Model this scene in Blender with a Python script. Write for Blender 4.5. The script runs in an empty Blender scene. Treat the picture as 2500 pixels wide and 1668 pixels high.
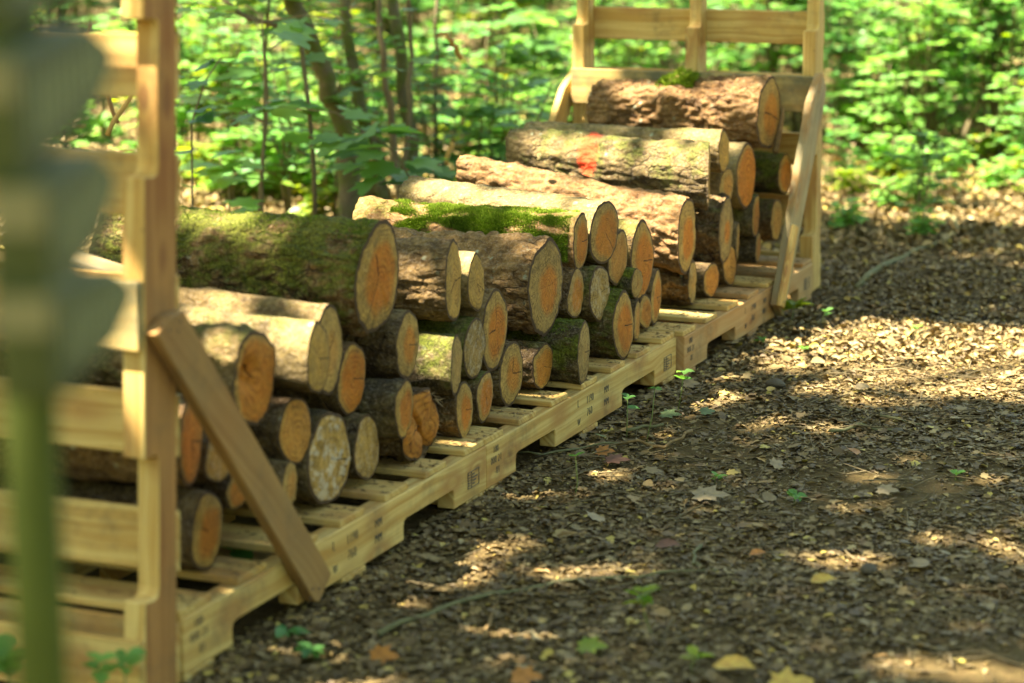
import bpy, bmesh, math, random
import numpy as np
from mathutils import Vector, Matrix, noise as mn

# ------------------------------------------------------------------ camera, sky, sun, exposure
sc = bpy.context.scene
COL = sc.collection
CAM = np.array([1.7975, -2.9403, 1.2559]); YAW = 0.39883; PITCH = 0.20392; FPX = 5593.5
cam_d = bpy.data.cameras.new('camera'); cam = bpy.data.objects.new('camera', cam_d); COL.objects.link(cam)
cam.location = CAM; cam.rotation_euler = (math.pi/2-PITCH, 0, YAW)
cam_d.sensor_width = 36; cam_d.lens = 36*FPX/2500; cam_d.clip_start = .05; cam_d.clip_end = 500
cam_d.dof.use_dof = True; cam_d.dof.focus_distance = 5.15; cam_d.dof.aperture_fstop = 2.8; cam_d.dof.aperture_blades = 0
sc.camera = cam
SUN = Vector((-.40, -.30, .866)).normalized()
world = bpy.data.worlds.new('World'); sc.world = world; world.use_nodes = True
wn = world.node_tree; sky = wn.nodes.new('ShaderNodeTexSky'); sky.sky_type = 'NISHITA'; sky.sun_disc = False
sky.sun_elevation = math.asin(SUN.z); sky.sun_rotation = math.atan2(SUN.x, SUN.y)
wn.links.new(sky.outputs[0], wn.nodes['Background'].inputs[0]); wn.nodes['Background'].inputs[1].default_value = .07
sl = bpy.data.lights.new('sun', 'SUN'); sl.energy = 5.0; sl.angle = math.radians(.5); sl.color = (1, .915, .98)
sun = bpy.data.objects.new('sun', sl); COL.objects.link(sun); sun.rotation_euler = SUN.to_track_quat('Z', 'Y').to_euler(); sun.location = (-8, -6, 18)
sc.view_settings.view_transform = 'Standard'; sc.view_settings.look = 'None'; sc.view_settings.gamma = 1
sc.view_settings.exposure = 2.95
sc.view_settings.use_white_balance = True; sc.view_settings.white_balance_temperature = 8000; sc.view_settings.white_balance_tint = -2
sc.cycles.use_denoising = True; sc.cycles.max_bounces = 8; sc.cycles.diffuse_bounces = 2; sc.cycles.transparent_max_bounces = 8
sc.cycles.sample_clamp_indirect = 6

# ------------------------------------------------------------------ helpers
_F = np.array([-math.sin(YAW)*math.cos(PITCH), math.cos(YAW)*math.cos(PITCH), -math.sin(PITCH)])
_R = np.array([math.cos(YAW), math.sin(YAW), 0]); _U = np.cross(_R, _F)
def hit(px, py, ax=2, v=0.0):                  # a point of the photograph (2500 px wide) on the plane axis=v
    d = _F+_R*(px-1250)/FPX-_U*(py-834)/FPX
    return CAM+d*(v-CAM[ax])/d[ax]
def pix(P):
    d = np.asarray(P)-CAM; z = d@_F
    return 1250+FPX*(d@_R)/z, 834-FPX*(d@_U)/z, z
rng = np.random.default_rng(7); random.seed(7)
def tag(o, label=None, cat=None, group=None, kind=None):
    if label: o['label'] = label
    if cat: o['category'] = cat
    if group: o['group'] = group
    if kind: o['kind'] = kind
    return o
def empty(name, loc=(0, 0, 0), label=None, cat=None, group=None):
    o = bpy.data.objects.new(name, None); o.location = loc; o.empty_display_size = .05; COL.objects.link(o)
    return tag(o, label, cat, group)
def mesh_obj(name, V, Fc, mats, parent=None, uv=None, attrs=None, smooth=True, loc=None, mi=None):
    """V (n,3); Fc list/array of faces (all the same size when an array)"""
    me = bpy.data.meshes.new(name)
    if isinstance(Fc, np.ndarray):
        k = Fc.shape[1]; nf = len(Fc)
        me.vertices.add(len(V)); me.vertices.foreach_set('co', np.ascontiguousarray(V, dtype=np.float32).ravel())
        me.loops.add(nf*k); me.loops.foreach_set('vertex_index', Fc.astype(np.int32).ravel())
        me.polygons.add(nf); me.polygons.foreach_set('loop_start', np.arange(0, nf*k, k, dtype=np.int32))
        me.update(calc_edges=True)
    else:
        me.from_pydata([tuple(v) for v in V], [], [tuple(f) for f in Fc]); me.update()
    if uv is not None:                          # per vertex uv
        li = np.empty(len(me.loops), dtype=np.int32); me.loops.foreach_get('vertex_index', li)
        l = me.uv_layers.new(name='UVMap'); l.data.foreach_set('uv', np.asarray(uv, dtype=np.float32)[li].ravel())
    for an, av in (attrs or {}).items():
        a = me.attributes.new(an, 'FLOAT', 'POINT'); a.data.foreach_set('value', np.asarray(av, dtype=np.float32))
    for m in (mats if isinstance(mats, (list, tuple)) else [mats]): me.materials.append(m)
    if mi is not None: me.polygons.foreach_set('material_index', np.asarray(mi, dtype=np.int32))
    if smooth: me.polygons.foreach_set('use_smooth', np.ones(len(me.polygons), dtype=bool))
    me.validate()
    o = bpy.data.objects.new(name, me); COL.objects.link(o)
    if parent is not None: o.parent = parent
    if loc is not None: o.location = loc
    return o
def tube(pts, rad, seg=8, cap=True):
    pts = [np.asarray(p, float) for p in pts]; n = len(pts)
    V = []; F = []
    t0 = pts[1]-pts[0]; ref = np.array([0, 0, 1.]) if abs(t0[2]) < .9*np.linalg.norm(t0) else np.array([1., 0, 0])
    u = np.cross(t0, ref); u /= np.linalg.norm(u)
    for i in range(n):
        t = pts[min(i+1, n-1)]-pts[max(i-1, 0)]; t = t/(np.linalg.norm(t)+1e-9)
        u = u-t*(u@t); u /= np.linalg.norm(u)+1e-9; w = np.cross(t, u)
        for j in range(seg):
            a = 2*math.pi*j/seg; V.append(pts[i]+(u*math.cos(a)+w*math.sin(a))*rad[i])
    for i in range(n-1):
        for j in range(seg):
            a = i*seg+j; b = i*seg+(j+1) % seg; F.append((a, b, b+seg, a+seg))
    if cap:
        F.append(tuple(range(seg))[::-1]); F.append(tuple((n-1)*seg+j for j in range(seg)))
    return V, F
class Acc:                                       # gathers pieces of ONE part
    def __init__(s): s.V = []; s.F = []; s.U = []
    def add(s, V, F, U=None):
        k = len(s.V); s.V += list(V); s.F += [tuple(i+k for i in f) for f in F]
        s.U += list(U) if U is not None else [(0, 0)]*len(V)
    def tube(s, *a, **k): s.add(*tube(*a, **k))
    def build(s, name, mat, parent=None, smooth=True, **k): return mesh_obj(name, np.array(s.V), s.F, mat, parent, smooth=smooth, uv=np.array(s.U), **k)

# ------------------------------------------------------------------ material kit
class M:
    def __init__(s, name):
        s.m = bpy.data.materials.new(name); s.m.use_nodes = True; s.t = s.m.node_tree; s.b = s.t.nodes['Principled BSDF']
        s.out = s.t.nodes['Material Output']
    def n(s, typ, ins=None, **kw):
        nd = s.t.nodes.new(typ)
        for k, v in kw.items(): setattr(nd, k, v)
        for k, v in (ins or {}).items():
            if isinstance(v, bpy.types.NodeSocket): s.t.links.new(v, nd.inputs[k])
            else: nd.inputs[k].default_value = v
        return nd
    def link(s, a, b): s.t.links.new(a, b)
    def math(s, op, a, b=0., c=None, clamp=False):
        nd = s.n('ShaderNodeMath', {0: a, 1: b}, operation=op, use_clamp=clamp)
        if c is not None:
            if isinstance(c, bpy.types.NodeSocket): s.link(c, nd.inputs[2])
            else: nd.inputs[2].default_value = c
        return nd.outputs[0]
    def ramp(s, fac, stops, interp='LINEAR'):
        nd = s.n('ShaderNodeValToRGB', {0: fac}); r = nd.color_ramp; r.interpolation = interp
        while len(r.elements) < len(stops): r.elements.new(.5)
        for e, (p, c) in zip(r.elements, stops):
            e.position = p; e.color = (c, c, c, 1) if isinstance(c, (int, float)) else (*c, 1)
        return nd.outputs[0]
    def mix(s, f, a, b, mode='MIX'):
        nd = s.n('ShaderNodeMix', data_type='RGBA', blend_type=mode)
        for i, v in ((0, f), (6, a), (7, b)):
            if isinstance(v, bpy.types.NodeSocket): s.link(v, nd.inputs[i])
            else: nd.inputs[i].default_value = v if i == 0 else (*v, 1)
        return nd.outputs[2]
    def noise(s, vec, scale, detail=4, rough=.55, dist=0.):
        return s.n('ShaderNodeTexNoise', {'Vector': vec, 'Scale': scale, 'Detail': detail, 'Roughness': rough, 'Distortion': dist}).outputs[0]
    def scale(s, vec, v):
        return s.n('ShaderNodeVectorMath', {0: vec, 1: v}, operation='MULTIPLY').outputs[0]
    def oattr(s, name): return s.n('ShaderNodeAttribute', attribute_type='OBJECT', attribute_name=name).outputs[2]
    def gattr(s, name): return s.n('ShaderNodeAttribute', attribute_type='GEOMETRY', attribute_name=name).outputs[2]
    def hsv(s, c, h=.5, sa=1., v=1.):
        return s.n('ShaderNodeHueSaturation', {'Color': c, 'Hue': h, 'Saturation': sa, 'Value': v}).outputs[0]
    def bump(s, h, strength=.5, dist=.01, normal=None):
        nd = s.n('ShaderNodeBump', {'Height': h, 'Strength': strength, 'Distance': dist})
        if normal is not None: s.link(normal, nd.inputs['Normal'])
        return nd.outputs[0]
    def fin(s, color, rough=.8, normal=None, spec=.3):
        for k, v in (('Base Color', color), ('Roughness', rough), ('Specular IOR Level', spec)):
            if isinstance(v, bpy.types.NodeSocket): s.link(v, s.b.inputs[k])
            else: s.b.inputs[k].default_value = (*v, 1) if isinstance(v, tuple) else v
        if normal is not None: s.link(normal, s.b.inputs['Normal'])
        return s.m

def mat_wood(name, base=(.72, .51, .17), late=(.50, .27, .06), grey=0., dirt=.5):
    m = M(name); uv = m.n('ShaderNodeUVMap', uv_map='UVMap').outputs[0]
    warp = m.noise(m.scale(uv, (2.5, 9, 1)), 1.0, 2)
    wv = m.n('ShaderNodeVectorMath', {0: uv, 1: m.n('ShaderNodeCombineXYZ', {1: m.math('MULTIPLY', warp, .05)}).outputs[0]}, operation='ADD').outputs[0]
    g = m.noise(m.scale(wv, (1.2, 60, 1)), 1.0, 5, .6)
    g2 = m.noise(m.scale(wv, (6, 320, 1)), 1.0, 3, .6)
    col = m.mix(m.ramp(g, [(.40, 0), (.58, 1)]), base, late)
    col = m.mix(m.math('MULTIPLY', m.ramp(g2, [(.4, 0), (.7, 1)]), .35), col, tuple(c*.72 for c in base))
    tint = m.noise(m.scale(uv, (1.7, 3.1, 1)), 1.0, 2)
    col = m.mix(m.ramp(tint, [(.35, 0), (.7, .35)]), col, (.52, .42, .15))
    # knots
    v = m.n('ShaderNodeTexVoronoi', {'Vector': m.scale(uv, (5.2, 11, 1)), 'Scale': 1.0, 'Randomness': 1.0}).outputs[0]
    kn = m.ramp(v, [(.07, 1), (.15, 0)])
    col = m.mix(m.math('MULTIPLY', kn, .8), col, (.26, .11, .035))
    ring = m.ramp(v, [(.12, 0), (.2, .8), (.42, 0)])
    col = m.mix(ring, col, (.42, .21, .06))
    obj = m.n('ShaderNodeTexCoord').outputs['Object']
    st = m.noise(obj, 7., 5, .6); st2 = m.noise(obj, 34., 4, .65)
    dk = m.math('MULTIPLY', m.ramp(st, [(.48, 0), (.68, 1)]), m.ramp(st2, [(.4, .2), (.62, 1)]))
    col = m.mix(m.math('MULTIPLY', dk, dirt, clamp=True), col, (.12, .09, .045))
    sp = m.noise(obj, 160., 2, .5)
    col = m.mix(m.ramp(sp, [(.70, 0), (.74, .6)]), col, (.07, .05, .03))
    if grey > 0:
        gm = m.math('MULTIPLY', m.ramp(m.noise(obj, 5., 6, .65), [(.36, 0), (.58, 1)]), grey, clamp=True)
        col = m.mix(gm, col, (.10, .11, .065))
    nb = m.bump(m.math('ADD', m.math('MULTIPLY', g2, .6), g), .35, .002)
    return m.fin(col, .72, nb, .25)
WOOD = mat_wood('pallet_pine')
WOOD2 = mat_wood('pallet_pine_reddish', (.50, .29, .115), (.40, .19, .06))
WOODG = mat_wood('pallet_pine_mildewed', grey=.9)
BRACE = mat_wood('brace_plank_weathered', (.36, .18, .055), (.27, .115, .03), grey=.15, dirt=.6)
BRACE2 = mat_wood('brace_plank_pale', (.44, .35, .19), (.36, .26, .12), grey=.35, dirt=.5)
INK = M('stencil_ink').fin((.075, .085, .075), .8)

def mat_bark():
    m = M('bark'); co = m.n('ShaderNodeTexCoord').outputs['Object']
    seed = m.oattr('seed'); co = m.n('ShaderNodeVectorMath', {0: co, 1: m.n('ShaderNodeCombineXYZ', {0: seed, 1: seed}).outputs[0]}, operation='ADD').outputs[0]
    tone = m.oattr('tone'); red = m.oattr('red'); moss = m.oattr('moss'); crack = m.oattr('crack')
    wob = m.n('ShaderNodeTexNoise', {'Vector': co, 'Scale': 22., 'Detail': 4.}).outputs[1]
    cw = m.n('ShaderNodeVectorMath', {0: co, 1: m.n('ShaderNodeVectorMath', {0: wob, 1: (.05, .05, .05)}, operation='MULTIPLY').outputs[0]}, operation='ADD').outputs[0]
    vd = m.n('ShaderNodeTexVoronoi', {'Vector': m.scale(cw, (16, 34, 34)), 'Scale': 1.0}, feature='DISTANCE_TO_EDGE').outputs[0]
    crk = m.ramp(vd, [(.0, 1), (.11, 0)])
    vs = m.n('ShaderNodeTexVoronoi', {'Vector': m.scale(cw, (34, 80, 80)), 'Scale': 1.0}, feature='DISTANCE_TO_EDGE').outputs[0]
    crs = m.ramp(vs, [(.0, 1), (.08, 0)])
    big = m.noise(co, 9., 5, .6); mid = m.noise(co, 38., 5, .65); fine = m.noise(co, 170., 4, .7)
    dark = m.mix(red, (.05, .042, .018), (.12, .05, .022)); pale = m.mix(red, (.37, .30, .145), (.38, .22, .115))
    k = m.math('ADD', m.math('MULTIPLY', m.math('SUBTRACT', mid, .5), 1.5), tone)
    k = m.math('ADD', k, m.math('MULTIPLY', m.math('SUBTRACT', big, .5), 1.3), clamp=True)
    col = m.mix(k, dark, pale)
    col = m.mix(m.ramp(fine, [(.5, 0), (.75, .55)]), col, (.50, .42, .31))
    col = m.mix(m.ramp(m.noise(co, 60., 3, .6), [(.6, 0), (.72, .6)]), col, m.mix(red, (.20, .19, .11), (.26, .11, .055)))
    cmask = m.ramp(m.noise(co, 7., 3), [(.38, .15), (.6, 1)])
    cm = m.math('MULTIPLY', cmask, m.math('MAXIMUM', crk, m.math('MULTIPLY', m.math('MULTIPLY', crs, .6), crack)), clamp=True)
    cm = m.math('MULTIPLY', cm, crack, clamp=True)
    col = m.mix(cm, col, (.035, .022, .014))
    # pale lichen spots
    li = m.n('ShaderNodeTexVoronoi', {'Vector': co, 'Scale': 26.}).outputs[0]
    li = m.math('MULTIPLY', m.ramp(li, [(.10, 1), (.2, 0)]), m.ramp(m.noise(co, 13., 2), [(.5, 0), (.6, .8)]))
    col = m.mix(li, col, (.40, .44, .31))
    # algae and moss film, more on top
    nz = m.n('ShaderNodeSeparateXYZ', {0: m.n('ShaderNodeNewGeometry').outputs['Normal']}).outputs[2]
    mo = m.math('ADD', m.math('MULTIPLY', nz, .10), m.math('ADD', m.noise(co, 15., 6, .7), m.math('MULTIPLY', m.math('SUBTRACT', moss, .5), .5)))
    mo = m.math('MULTIPLY', m.ramp(mo, [(.50, 0), (.64, 1)]), m.math('MULTIPLY', moss, 1.3, clamp=True))
    col = m.mix(mo, col, m.mix(m.ramp(fine, [(.35, 0), (.65, 1)]), (.04, .055, .010), (.17, .20, .035)))
    fc = m.noise(co, 95., 6, .75); col = m.mix(1., col, m.ramp(fc, [(.32, .42), (.62, 1.)]), 'MULTIPLY'); col = m.hsv(col, sa=1.18, v=1.06)
    h = m.math('SUBTRACT', m.math('ADD', m.math('MULTIPLY', mid, .8), m.math('MULTIPLY', fine, .3)), m.math('MULTIPLY', cm, .9))
    return m.fin(col, .85, m.bump(h, 1., .010), .25), m, col
BARK, _, _ = mat_bark()
def mat_painted():
    mt, m, col = mat_bark(); mt.name = 'bark_with_orange_paint'
    co = m.n('ShaderNodeTexCoord').outputs['Object']
    d = m.n('ShaderNodeVectorMath', {0: m.scale(co, (1, 0, 1)), 1: (PAINT[0], 0, PAINT[2])}, operation='SUBTRACT').outputs[0]
    d = m.scale(d, (1.35, 1, .72))
    dl = m.n('ShaderNodeVectorMath', {0: d}, operation='LENGTH').outputs['Value']
    dl = m.math('ADD', dl, m.math('MULTIPLY', m.math('SUBTRACT', m.noise(co, 45., 5, .7), .5), .028))
    mask = m.math('MULTIPLY', m.ramp(dl, [(.031, 1), (.044, 0)]), m.ramp(m.noise(co, 120., 3), [(.28, .45), (.42, 1.)]))
    m.fin(m.mix(mask, col, (.90, .075, .02)), .8)
    return mt
def mat_cut():
    m = M('sawn_end_grain'); uv = m.n('ShaderNodeUVMap', uv_map='UVMap').outputs[0]
    seed = m.oattr('seed'); heart = m.oattr('heart'); hr = m.oattr('heart_r'); grey = m.oattr('grey'); rg = m.oattr('rings')
    sv = m.n('ShaderNodeCombineXYZ', {2: seed}).outputs[0]
    p = m.n('ShaderNodeVectorMath', {0: uv, 1: sv}, operation='ADD').outputs[0]
    wob = m.math('SUBTRACT', m.noise(p, 1.3, 4), .5)
    r = m.n('ShaderNodeVectorMath', {0: m.n('ShaderNodeVectorMath', {0: uv, 1: (.08, -.06, 0)}, operation='SUBTRACT').outputs[0]}, operation='LENGTH').outputs['Value']
    rw = m.math('ADD', r, m.math('MULTIPLY', wob, .42))
    re = m.n('ShaderNodeVectorMath', {0: uv}, operation='LENGTH').outputs['Value']
    rings = m.math('SINE', m.math('MULTIPLY', m.math('ADD', rw, m.math('MULTIPLY', m.noise(p, 7., 4), .045)), rg))
    rings = m.math('ADD', m.math('MULTIPLY', rings, .5), .5)
    sap = m.mix(grey, (.60, .36, .09), (.36, .26, .105))
    sap = m.mix(m.ramp(m.noise(p, 3.2, 5, .65), [(.42, 0), (.66, .75)]), sap, (.30, .19, .06))
    hc = m.mix(m.noise(p, 4., 3), (.60, .165, .03), (.56, .27, .055))
    hm = m.math('MULTIPLY', m.n('ShaderNodeMapRange', {0: m.math('SUBTRACT', hr, rw), 1: -.09, 2: .11}).outputs[0], heart, clamp=True)
    col = m.mix(hm, sap, hc)
    rs = m.math('MULTIPLY', m.ramp(rings, [(.45, 0), (.95, 1)]), m.ramp(m.noise(p, 2.3, 4), [(.38, .05), (.62, .8)]))
    col = m.mix(rs, col, m.mix(hm, (.24, .14, .04), (.30, .085, .015)))
    # saw marks : straight stripes at an angle
    rot = m.n('ShaderNodeVectorRotate', {0: uv, 'Angle': seed}, rotation_type='Z_AXIS').outputs[0]
    saw = m.noise(m.scale(rot, (2.2, 46, 1)), 1., 3, .6)
    col = m.mix(m.ramp(saw, [(.5, 0), (.72, .5)]), col, m.hsv(col, v=.55))
    col = m.mix(m.ramp(saw, [(.25, .45), (.42, 0)]), col, m.hsv(col, sa=.85, v=1.45))
    # radial cracks
    sx = m.n('ShaderNodeSeparateXYZ', {0: uv}); ang = m.math('ARCTAN2', sx.outputs[1], sx.outputs[0])
    fib = m.noise(m.n('ShaderNodeCombineXYZ', {0: m.math('MULTIPLY', ang, 9.), 1: m.math('MULTIPLY', re, 3.), 2: seed}).outputs[0], 2.2, 4, .75)
    col = m.hsv(col, v=m.math('ADD', .55, m.math('MULTIPLY', fib, .85)))
    cr = m.noise(m.n('ShaderNodeCombineXYZ', {0: m.math('MULTIPLY', ang, 3.), 1: m.math('MULTIPLY', re, .5), 2: seed}).outputs[0], 1.6, 4, .7)
    crm = m.math('MULTIPLY', m.ramp(cr, [(.492, 0), (.503, 1), (.514, 0)]), m.ramp(m.noise(p, 2.0, 1), [(.44, 0), (.52, .9)]))
    col = m.mix(crm, col, (.03, .015, .008))
    for k_, (w_, l_) in enumerate(((.016, .8), (.011, .95), (.02, .5))):       # drying checks from the pith
        q_ = m.n('ShaderNodeVectorRotate', {0: uv, 'Angle': m.math('MULTIPLY', seed, 1.7+k_*2.3)}, rotation_type='Z_AXIS').outputs[0]; s_ = m.n('ShaderNodeSeparateXYZ', {0: q_})
        yy = m.math('ABSOLUTE', m.math('ADD', s_.outputs[1], m.math('MULTIPLY', m.math('SUBTRACT', m.noise(q_, 5., 3), .5), .09)))
        xx = m.math('MULTIPLY', m.math('GREATER_THAN', s_.outputs[0], .02), m.math('LESS_THAN', s_.outputs[0], l_))
        ck = m.math('MULTIPLY', m.math('MULTIPLY', m.math('LESS_THAN', yy, w_), xx), m.math('GREATER_THAN', m.math('FRACT', m.math('MULTIPLY', seed, .37+k_*.61)), .62))
        col = m.mix(m.math('MULTIPLY', ck, .85), col, (.035, .018, .008))
    # grime, and bark rim
    gr = m.math('MULTIPLY', m.ramp(m.noise(p, 7., 6, .7), [(.42, 0), (.58, 1)]), m.ramp(re, [(.3, .08), (.95, .8)]))
    col = m.mix(m.math('MULTIPLY', gr, m.math('ADD', m.math('MULTIPLY', grey, .6), .4), clamp=True), col, (.11, .08, .035))
    white = m.oattr('fungus')
    wf = m.math('MULTIPLY', m.ramp(m.noise(p, 3.6, 7, .75), [(.50, 0), (.57, 1)]), white, clamp=True)
    col = m.mix(wf, col, (.62, .56, .42))
    col = m.hsv(col, sa=1.03, v=m.math('ADD', .62, m.math('MULTIPLY', m.noise(p, .35, 1), .75)))
    bl = m.noise(p, 14., 5, .75); col = m.mix(m.ramp(bl, [(.52, 0), (.68, .6)]), col, m.hsv(col, v=.45))
    rim = m.ramp(m.math('ADD', re, m.math('MULTIPLY', m.noise(p, 5., 3), .06)), [(.935, 0), (.965, 1)])
    col = m.mix(rim, col, (.075, .045, .022))
    h = m.math('ADD', m.math('MULTIPLY', saw, .8), m.math('SUBTRACT', m.math('MULTIPLY', rings, -.15), m.math('MULTIPLY', crm, 2.)))
    return m.fin(col, .8, m.bump(h, .55, .0022), .2)
CUT = mat_cut()

def mat_leaf(name, a, b, c=None, trans=.5, rough=.45):
    m = M(name); r = m.gattr('rnd'); oi = m.n('ShaderNodeObjectInfo').outputs['Random']
    col = m.mix(r, a, b)
    if c: col = m.mix(m.ramp(m.math('FRACT', m.math('MULTIPLY', r, 7.31)), [(.985, 0), (.99, 1)]), col, c)
    col = m.hsv(col, v=m.math('ADD', .8, m.math('MULTIPLY', oi, .45)))
    m.fin(col, rough, None, .5)
    tr = m.n('ShaderNodeBsdfTranslucent', {0: m.hsv(col, h=.485, sa=1.1, v=1.5)})
    mx = m.n('ShaderNodeMixShader', {0: trans, 1: m.b.outputs[0], 2: tr.outputs[0]})
    m.link(mx.outputs[0], m.out.inputs[0]); return m.m
LEAF = mat_leaf('leaf_green', (.085, .225, .045), (.20, .40, .09), (.40, .42, .05))
LEAFD = mat_leaf('leaf_dark_green', (.055, .18, .045), (.12, .30, .07), None)
LEAFY = mat_leaf('leaf_yellow_green', (.14, .26, .03), (.25, .30, .04), None)
CANOPY = mat_leaf('canopy_leaf', (.15, .19, .025), (.22, .25, .035), None, .55)
STEM = M('stem_bark'); _c = STEM.n('ShaderNodeTexCoord').outputs['Object']
STEM = STEM.fin(STEM.mix(STEM.noise(_c, 14., 5, .7), (.06, .05, .02), (.26, .20, .10)), .85, STEM.bump(STEM.noise(_c, 60., 4), .6, .004))
MSTEM = M('mossy_trunk_bark'); _c = MSTEM.n('ShaderNodeTexCoord').outputs['Object']
MSTEM = MSTEM.fin(MSTEM.mix(MSTEM.ramp(MSTEM.noise(_c, 9., 5, .7), [(.4, 0), (.6, 1)]), MSTEM.mix(MSTEM.noise(_c, 40., 3), (.05, .04, .02), (.24, .20, .12)), (.10, .13, .02)), .9, MSTEM.bump(MSTEM.noise(_c, 50., 5), .8, .008))
GSTEM = M('green_stem').fin((.16, .20, .05), .6)

# ------------------------------------------------------------------ ground
def gz(x, y):
    return .012*mn.noise((x*1.3, y*1.3, 0))+.007*mn.noise((x*5, y*5, 3))
def grid_lines(lo, hi, flo, fhi, fine, coarse):
    a = list(np.arange(flo, fhi, fine)); s = fine; x = flo
    while x > lo: s = min(s*1.25, coarse); x -= s; a.append(x)
    s = fine; x = fhi
    while x < hi: s = min(s*1.25, coarse); x += s; a.append(x)
    return np.array(sorted(a))
gx = grid_lines(-80, 60, -1.5, 2.2, .03, 6); gy = grid_lines(-40, 120, -.6, 5.5, .03, 6)
X, Y = np.meshgrid(gx, gy); nx, ny = len(gx), len(gy)
Z = np.array([gz(x, y) + (.012*(abs(x) > 2.5 or y > 6)*mn.noise((x*.3, y*.3, 9))) for x, y in zip(X.ravel(), Y.ravel())])
Z[(X.ravel() > -.8) & (X.ravel() < .02) & (Y.ravel() > -.2) & (Y.ravel() < 3.8)] -= .012
I = np.arange(nx*ny).reshape(ny, nx)
GF = np.stack([I[:-1, :-1], I[:-1, 1:], I[1:, 1:], I[1:, :-1]], -1).reshape(-1, 4)
g = M('forest_floor_soil'); co = g.n('ShaderNodeTexCoord').outputs['Object']
n1 = g.noise(co, 3., 6, .65); n2 = g.noise(co, 45., 6, .7); vo = g.n('ShaderNodeTexVoronoi', {'Vector': co, 'Scale': 120.}).outputs[1]
gc = g.mix(g.ramp(n2, [(.35, 0), (.7, 1)]), (.06, .043, .014), (.17, .12, .045))
gc = g.mix(g.math('MULTIPLY', g.ramp(n1, [(.4, 0), (.7, 1)]), .5), gc, (.20, .145, .06))
gc = g.mix(.25, gc, g.mix(.75, vo, (.5, .42, .3)), 'MULTIPLY')
GROUND = g.fin(gc, .95, g.bump(n2, 1., .012), .15)
ground = mesh_obj('ground', np.stack([X.ravel(), Y.ravel(), Z], 1), GF, GROUND)
tag(ground, kind='structure')

# ------------------------------------------------------------------ pallets
HEARTW = mat_wood('pine_heartwood_side', (.42, .19, .055), (.28, .10, .025))
NAIL = M('rusty_nail').fin((.06, .04, .03), .5)
def box_mesh(c, s, ax, bev=.0018, jit=0.):
    bm = bmesh.new(); bmesh.ops.create_cube(bm, size=1)
    for v in bm.verts: v.co = Vector([v.co[i]*s[i] for i in range(3)])
    if bev: bmesh.ops.bevel(bm, geom=bm.edges[:], offset=bev, segments=1, affect='EDGES')
    off = (random.uniform(0, 20), random.uniform(0, 20)); o = [i for i in range(3) if i != ax]
    V = [tuple(np.array(v.co)+np.array(c)) for v in bm.verts]; F = [[v.index for v in f.verts] for f in bm.faces]
    U = [(v.co[ax]+off[0], v.co[o[0]]+v.co[o[1]]*.999+off[1]) for v in bm.verts]
    bm.free(); return V, F, U
def prism(poly, x0, x1, ax=0, longdir=(1, 0)):
    """poly: 2-D outline in the two axes other than ax; extruded along ax from x0 to x1"""
    o = [i for i in range(3) if i != ax]; n = len(poly); V = []; U = []
    off = (random.uniform(0, 20), random.uniform(0, 20)); L = np.array(longdir)/np.linalg.norm(longdir)
    for x in (x0, x1):
        for p in poly:
            v = [0, 0, 0]; v[ax] = x; v[o[0]] = p[0]; v[o[1]] = p[1]; V.append(tuple(v))
            U.append((p[0]*L[0]+p[1]*L[1]+off[0], -p[0]*L[1]+p[1]*L[0]+x*.999+off[1]))
    F = [tuple(range(n)), tuple(range(2*n-1, n-1, -1))]+[(i, i+n, (i+1) % n+n, (i+1) % n) for i in range(n)]
    return V, F, U
def bevel_obj(o, w=.002):
    bm = bmesh.new(); bm.from_mesh(o.data); bmesh.ops.recalc_face_normals(bm, faces=bm.faces[:])
    ed = [e for e in bm.edges if len(e.link_faces) == 2 and e.calc_face_angle(0) > .6]
    bmesh.ops.bevel(bm, geom=ed, offset=w, segments=1, affect='EDGES'); bm.to_mesh(o.data); bm.free()
def stringer_outline(n0, n1, n2, n3, zb=.016, zt=.108, d=.040):
    z1 = zb+d; r = .007; P = [(0, zb)]
    for a, b in ((n0, n1), (n2, n3)):
        P += [(a, zb), (a, z1-r*1.6), (a+r*.5, z1-r*.45), (a+r*2.2, z1), (b-r, z1), (b-r*.3, z1-r*.4), (b, z1-r*1.3), (b, zb)]
    return P+[(1.19, zb), (1.19, zt), (0, zt)]
def text_mesh(s, size, y, z):
    cu = bpy.data.curves.new('t', 'FONT'); cu.body = s; cu.size = size; cu.align_x = 'LEFT'; cu.resolution_u = 3; cu.extrude = .0004; cu.offset = -.028*size; cu.space_character = 1.12
    to = bpy.data.objects.new('t', cu); me = to.to_mesh()
    V = [(v.co.z+.0012, y+v.co.x*.88, z+v.co.y*1.12) for v in me.vertices]; F = [tuple(p.vertices) for p in me.polygons]
    to.to_mesh_clear(); bpy.data.objects.remove(to); bpy.data.curves.remove(cu); return V, F
_let = None
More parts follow.
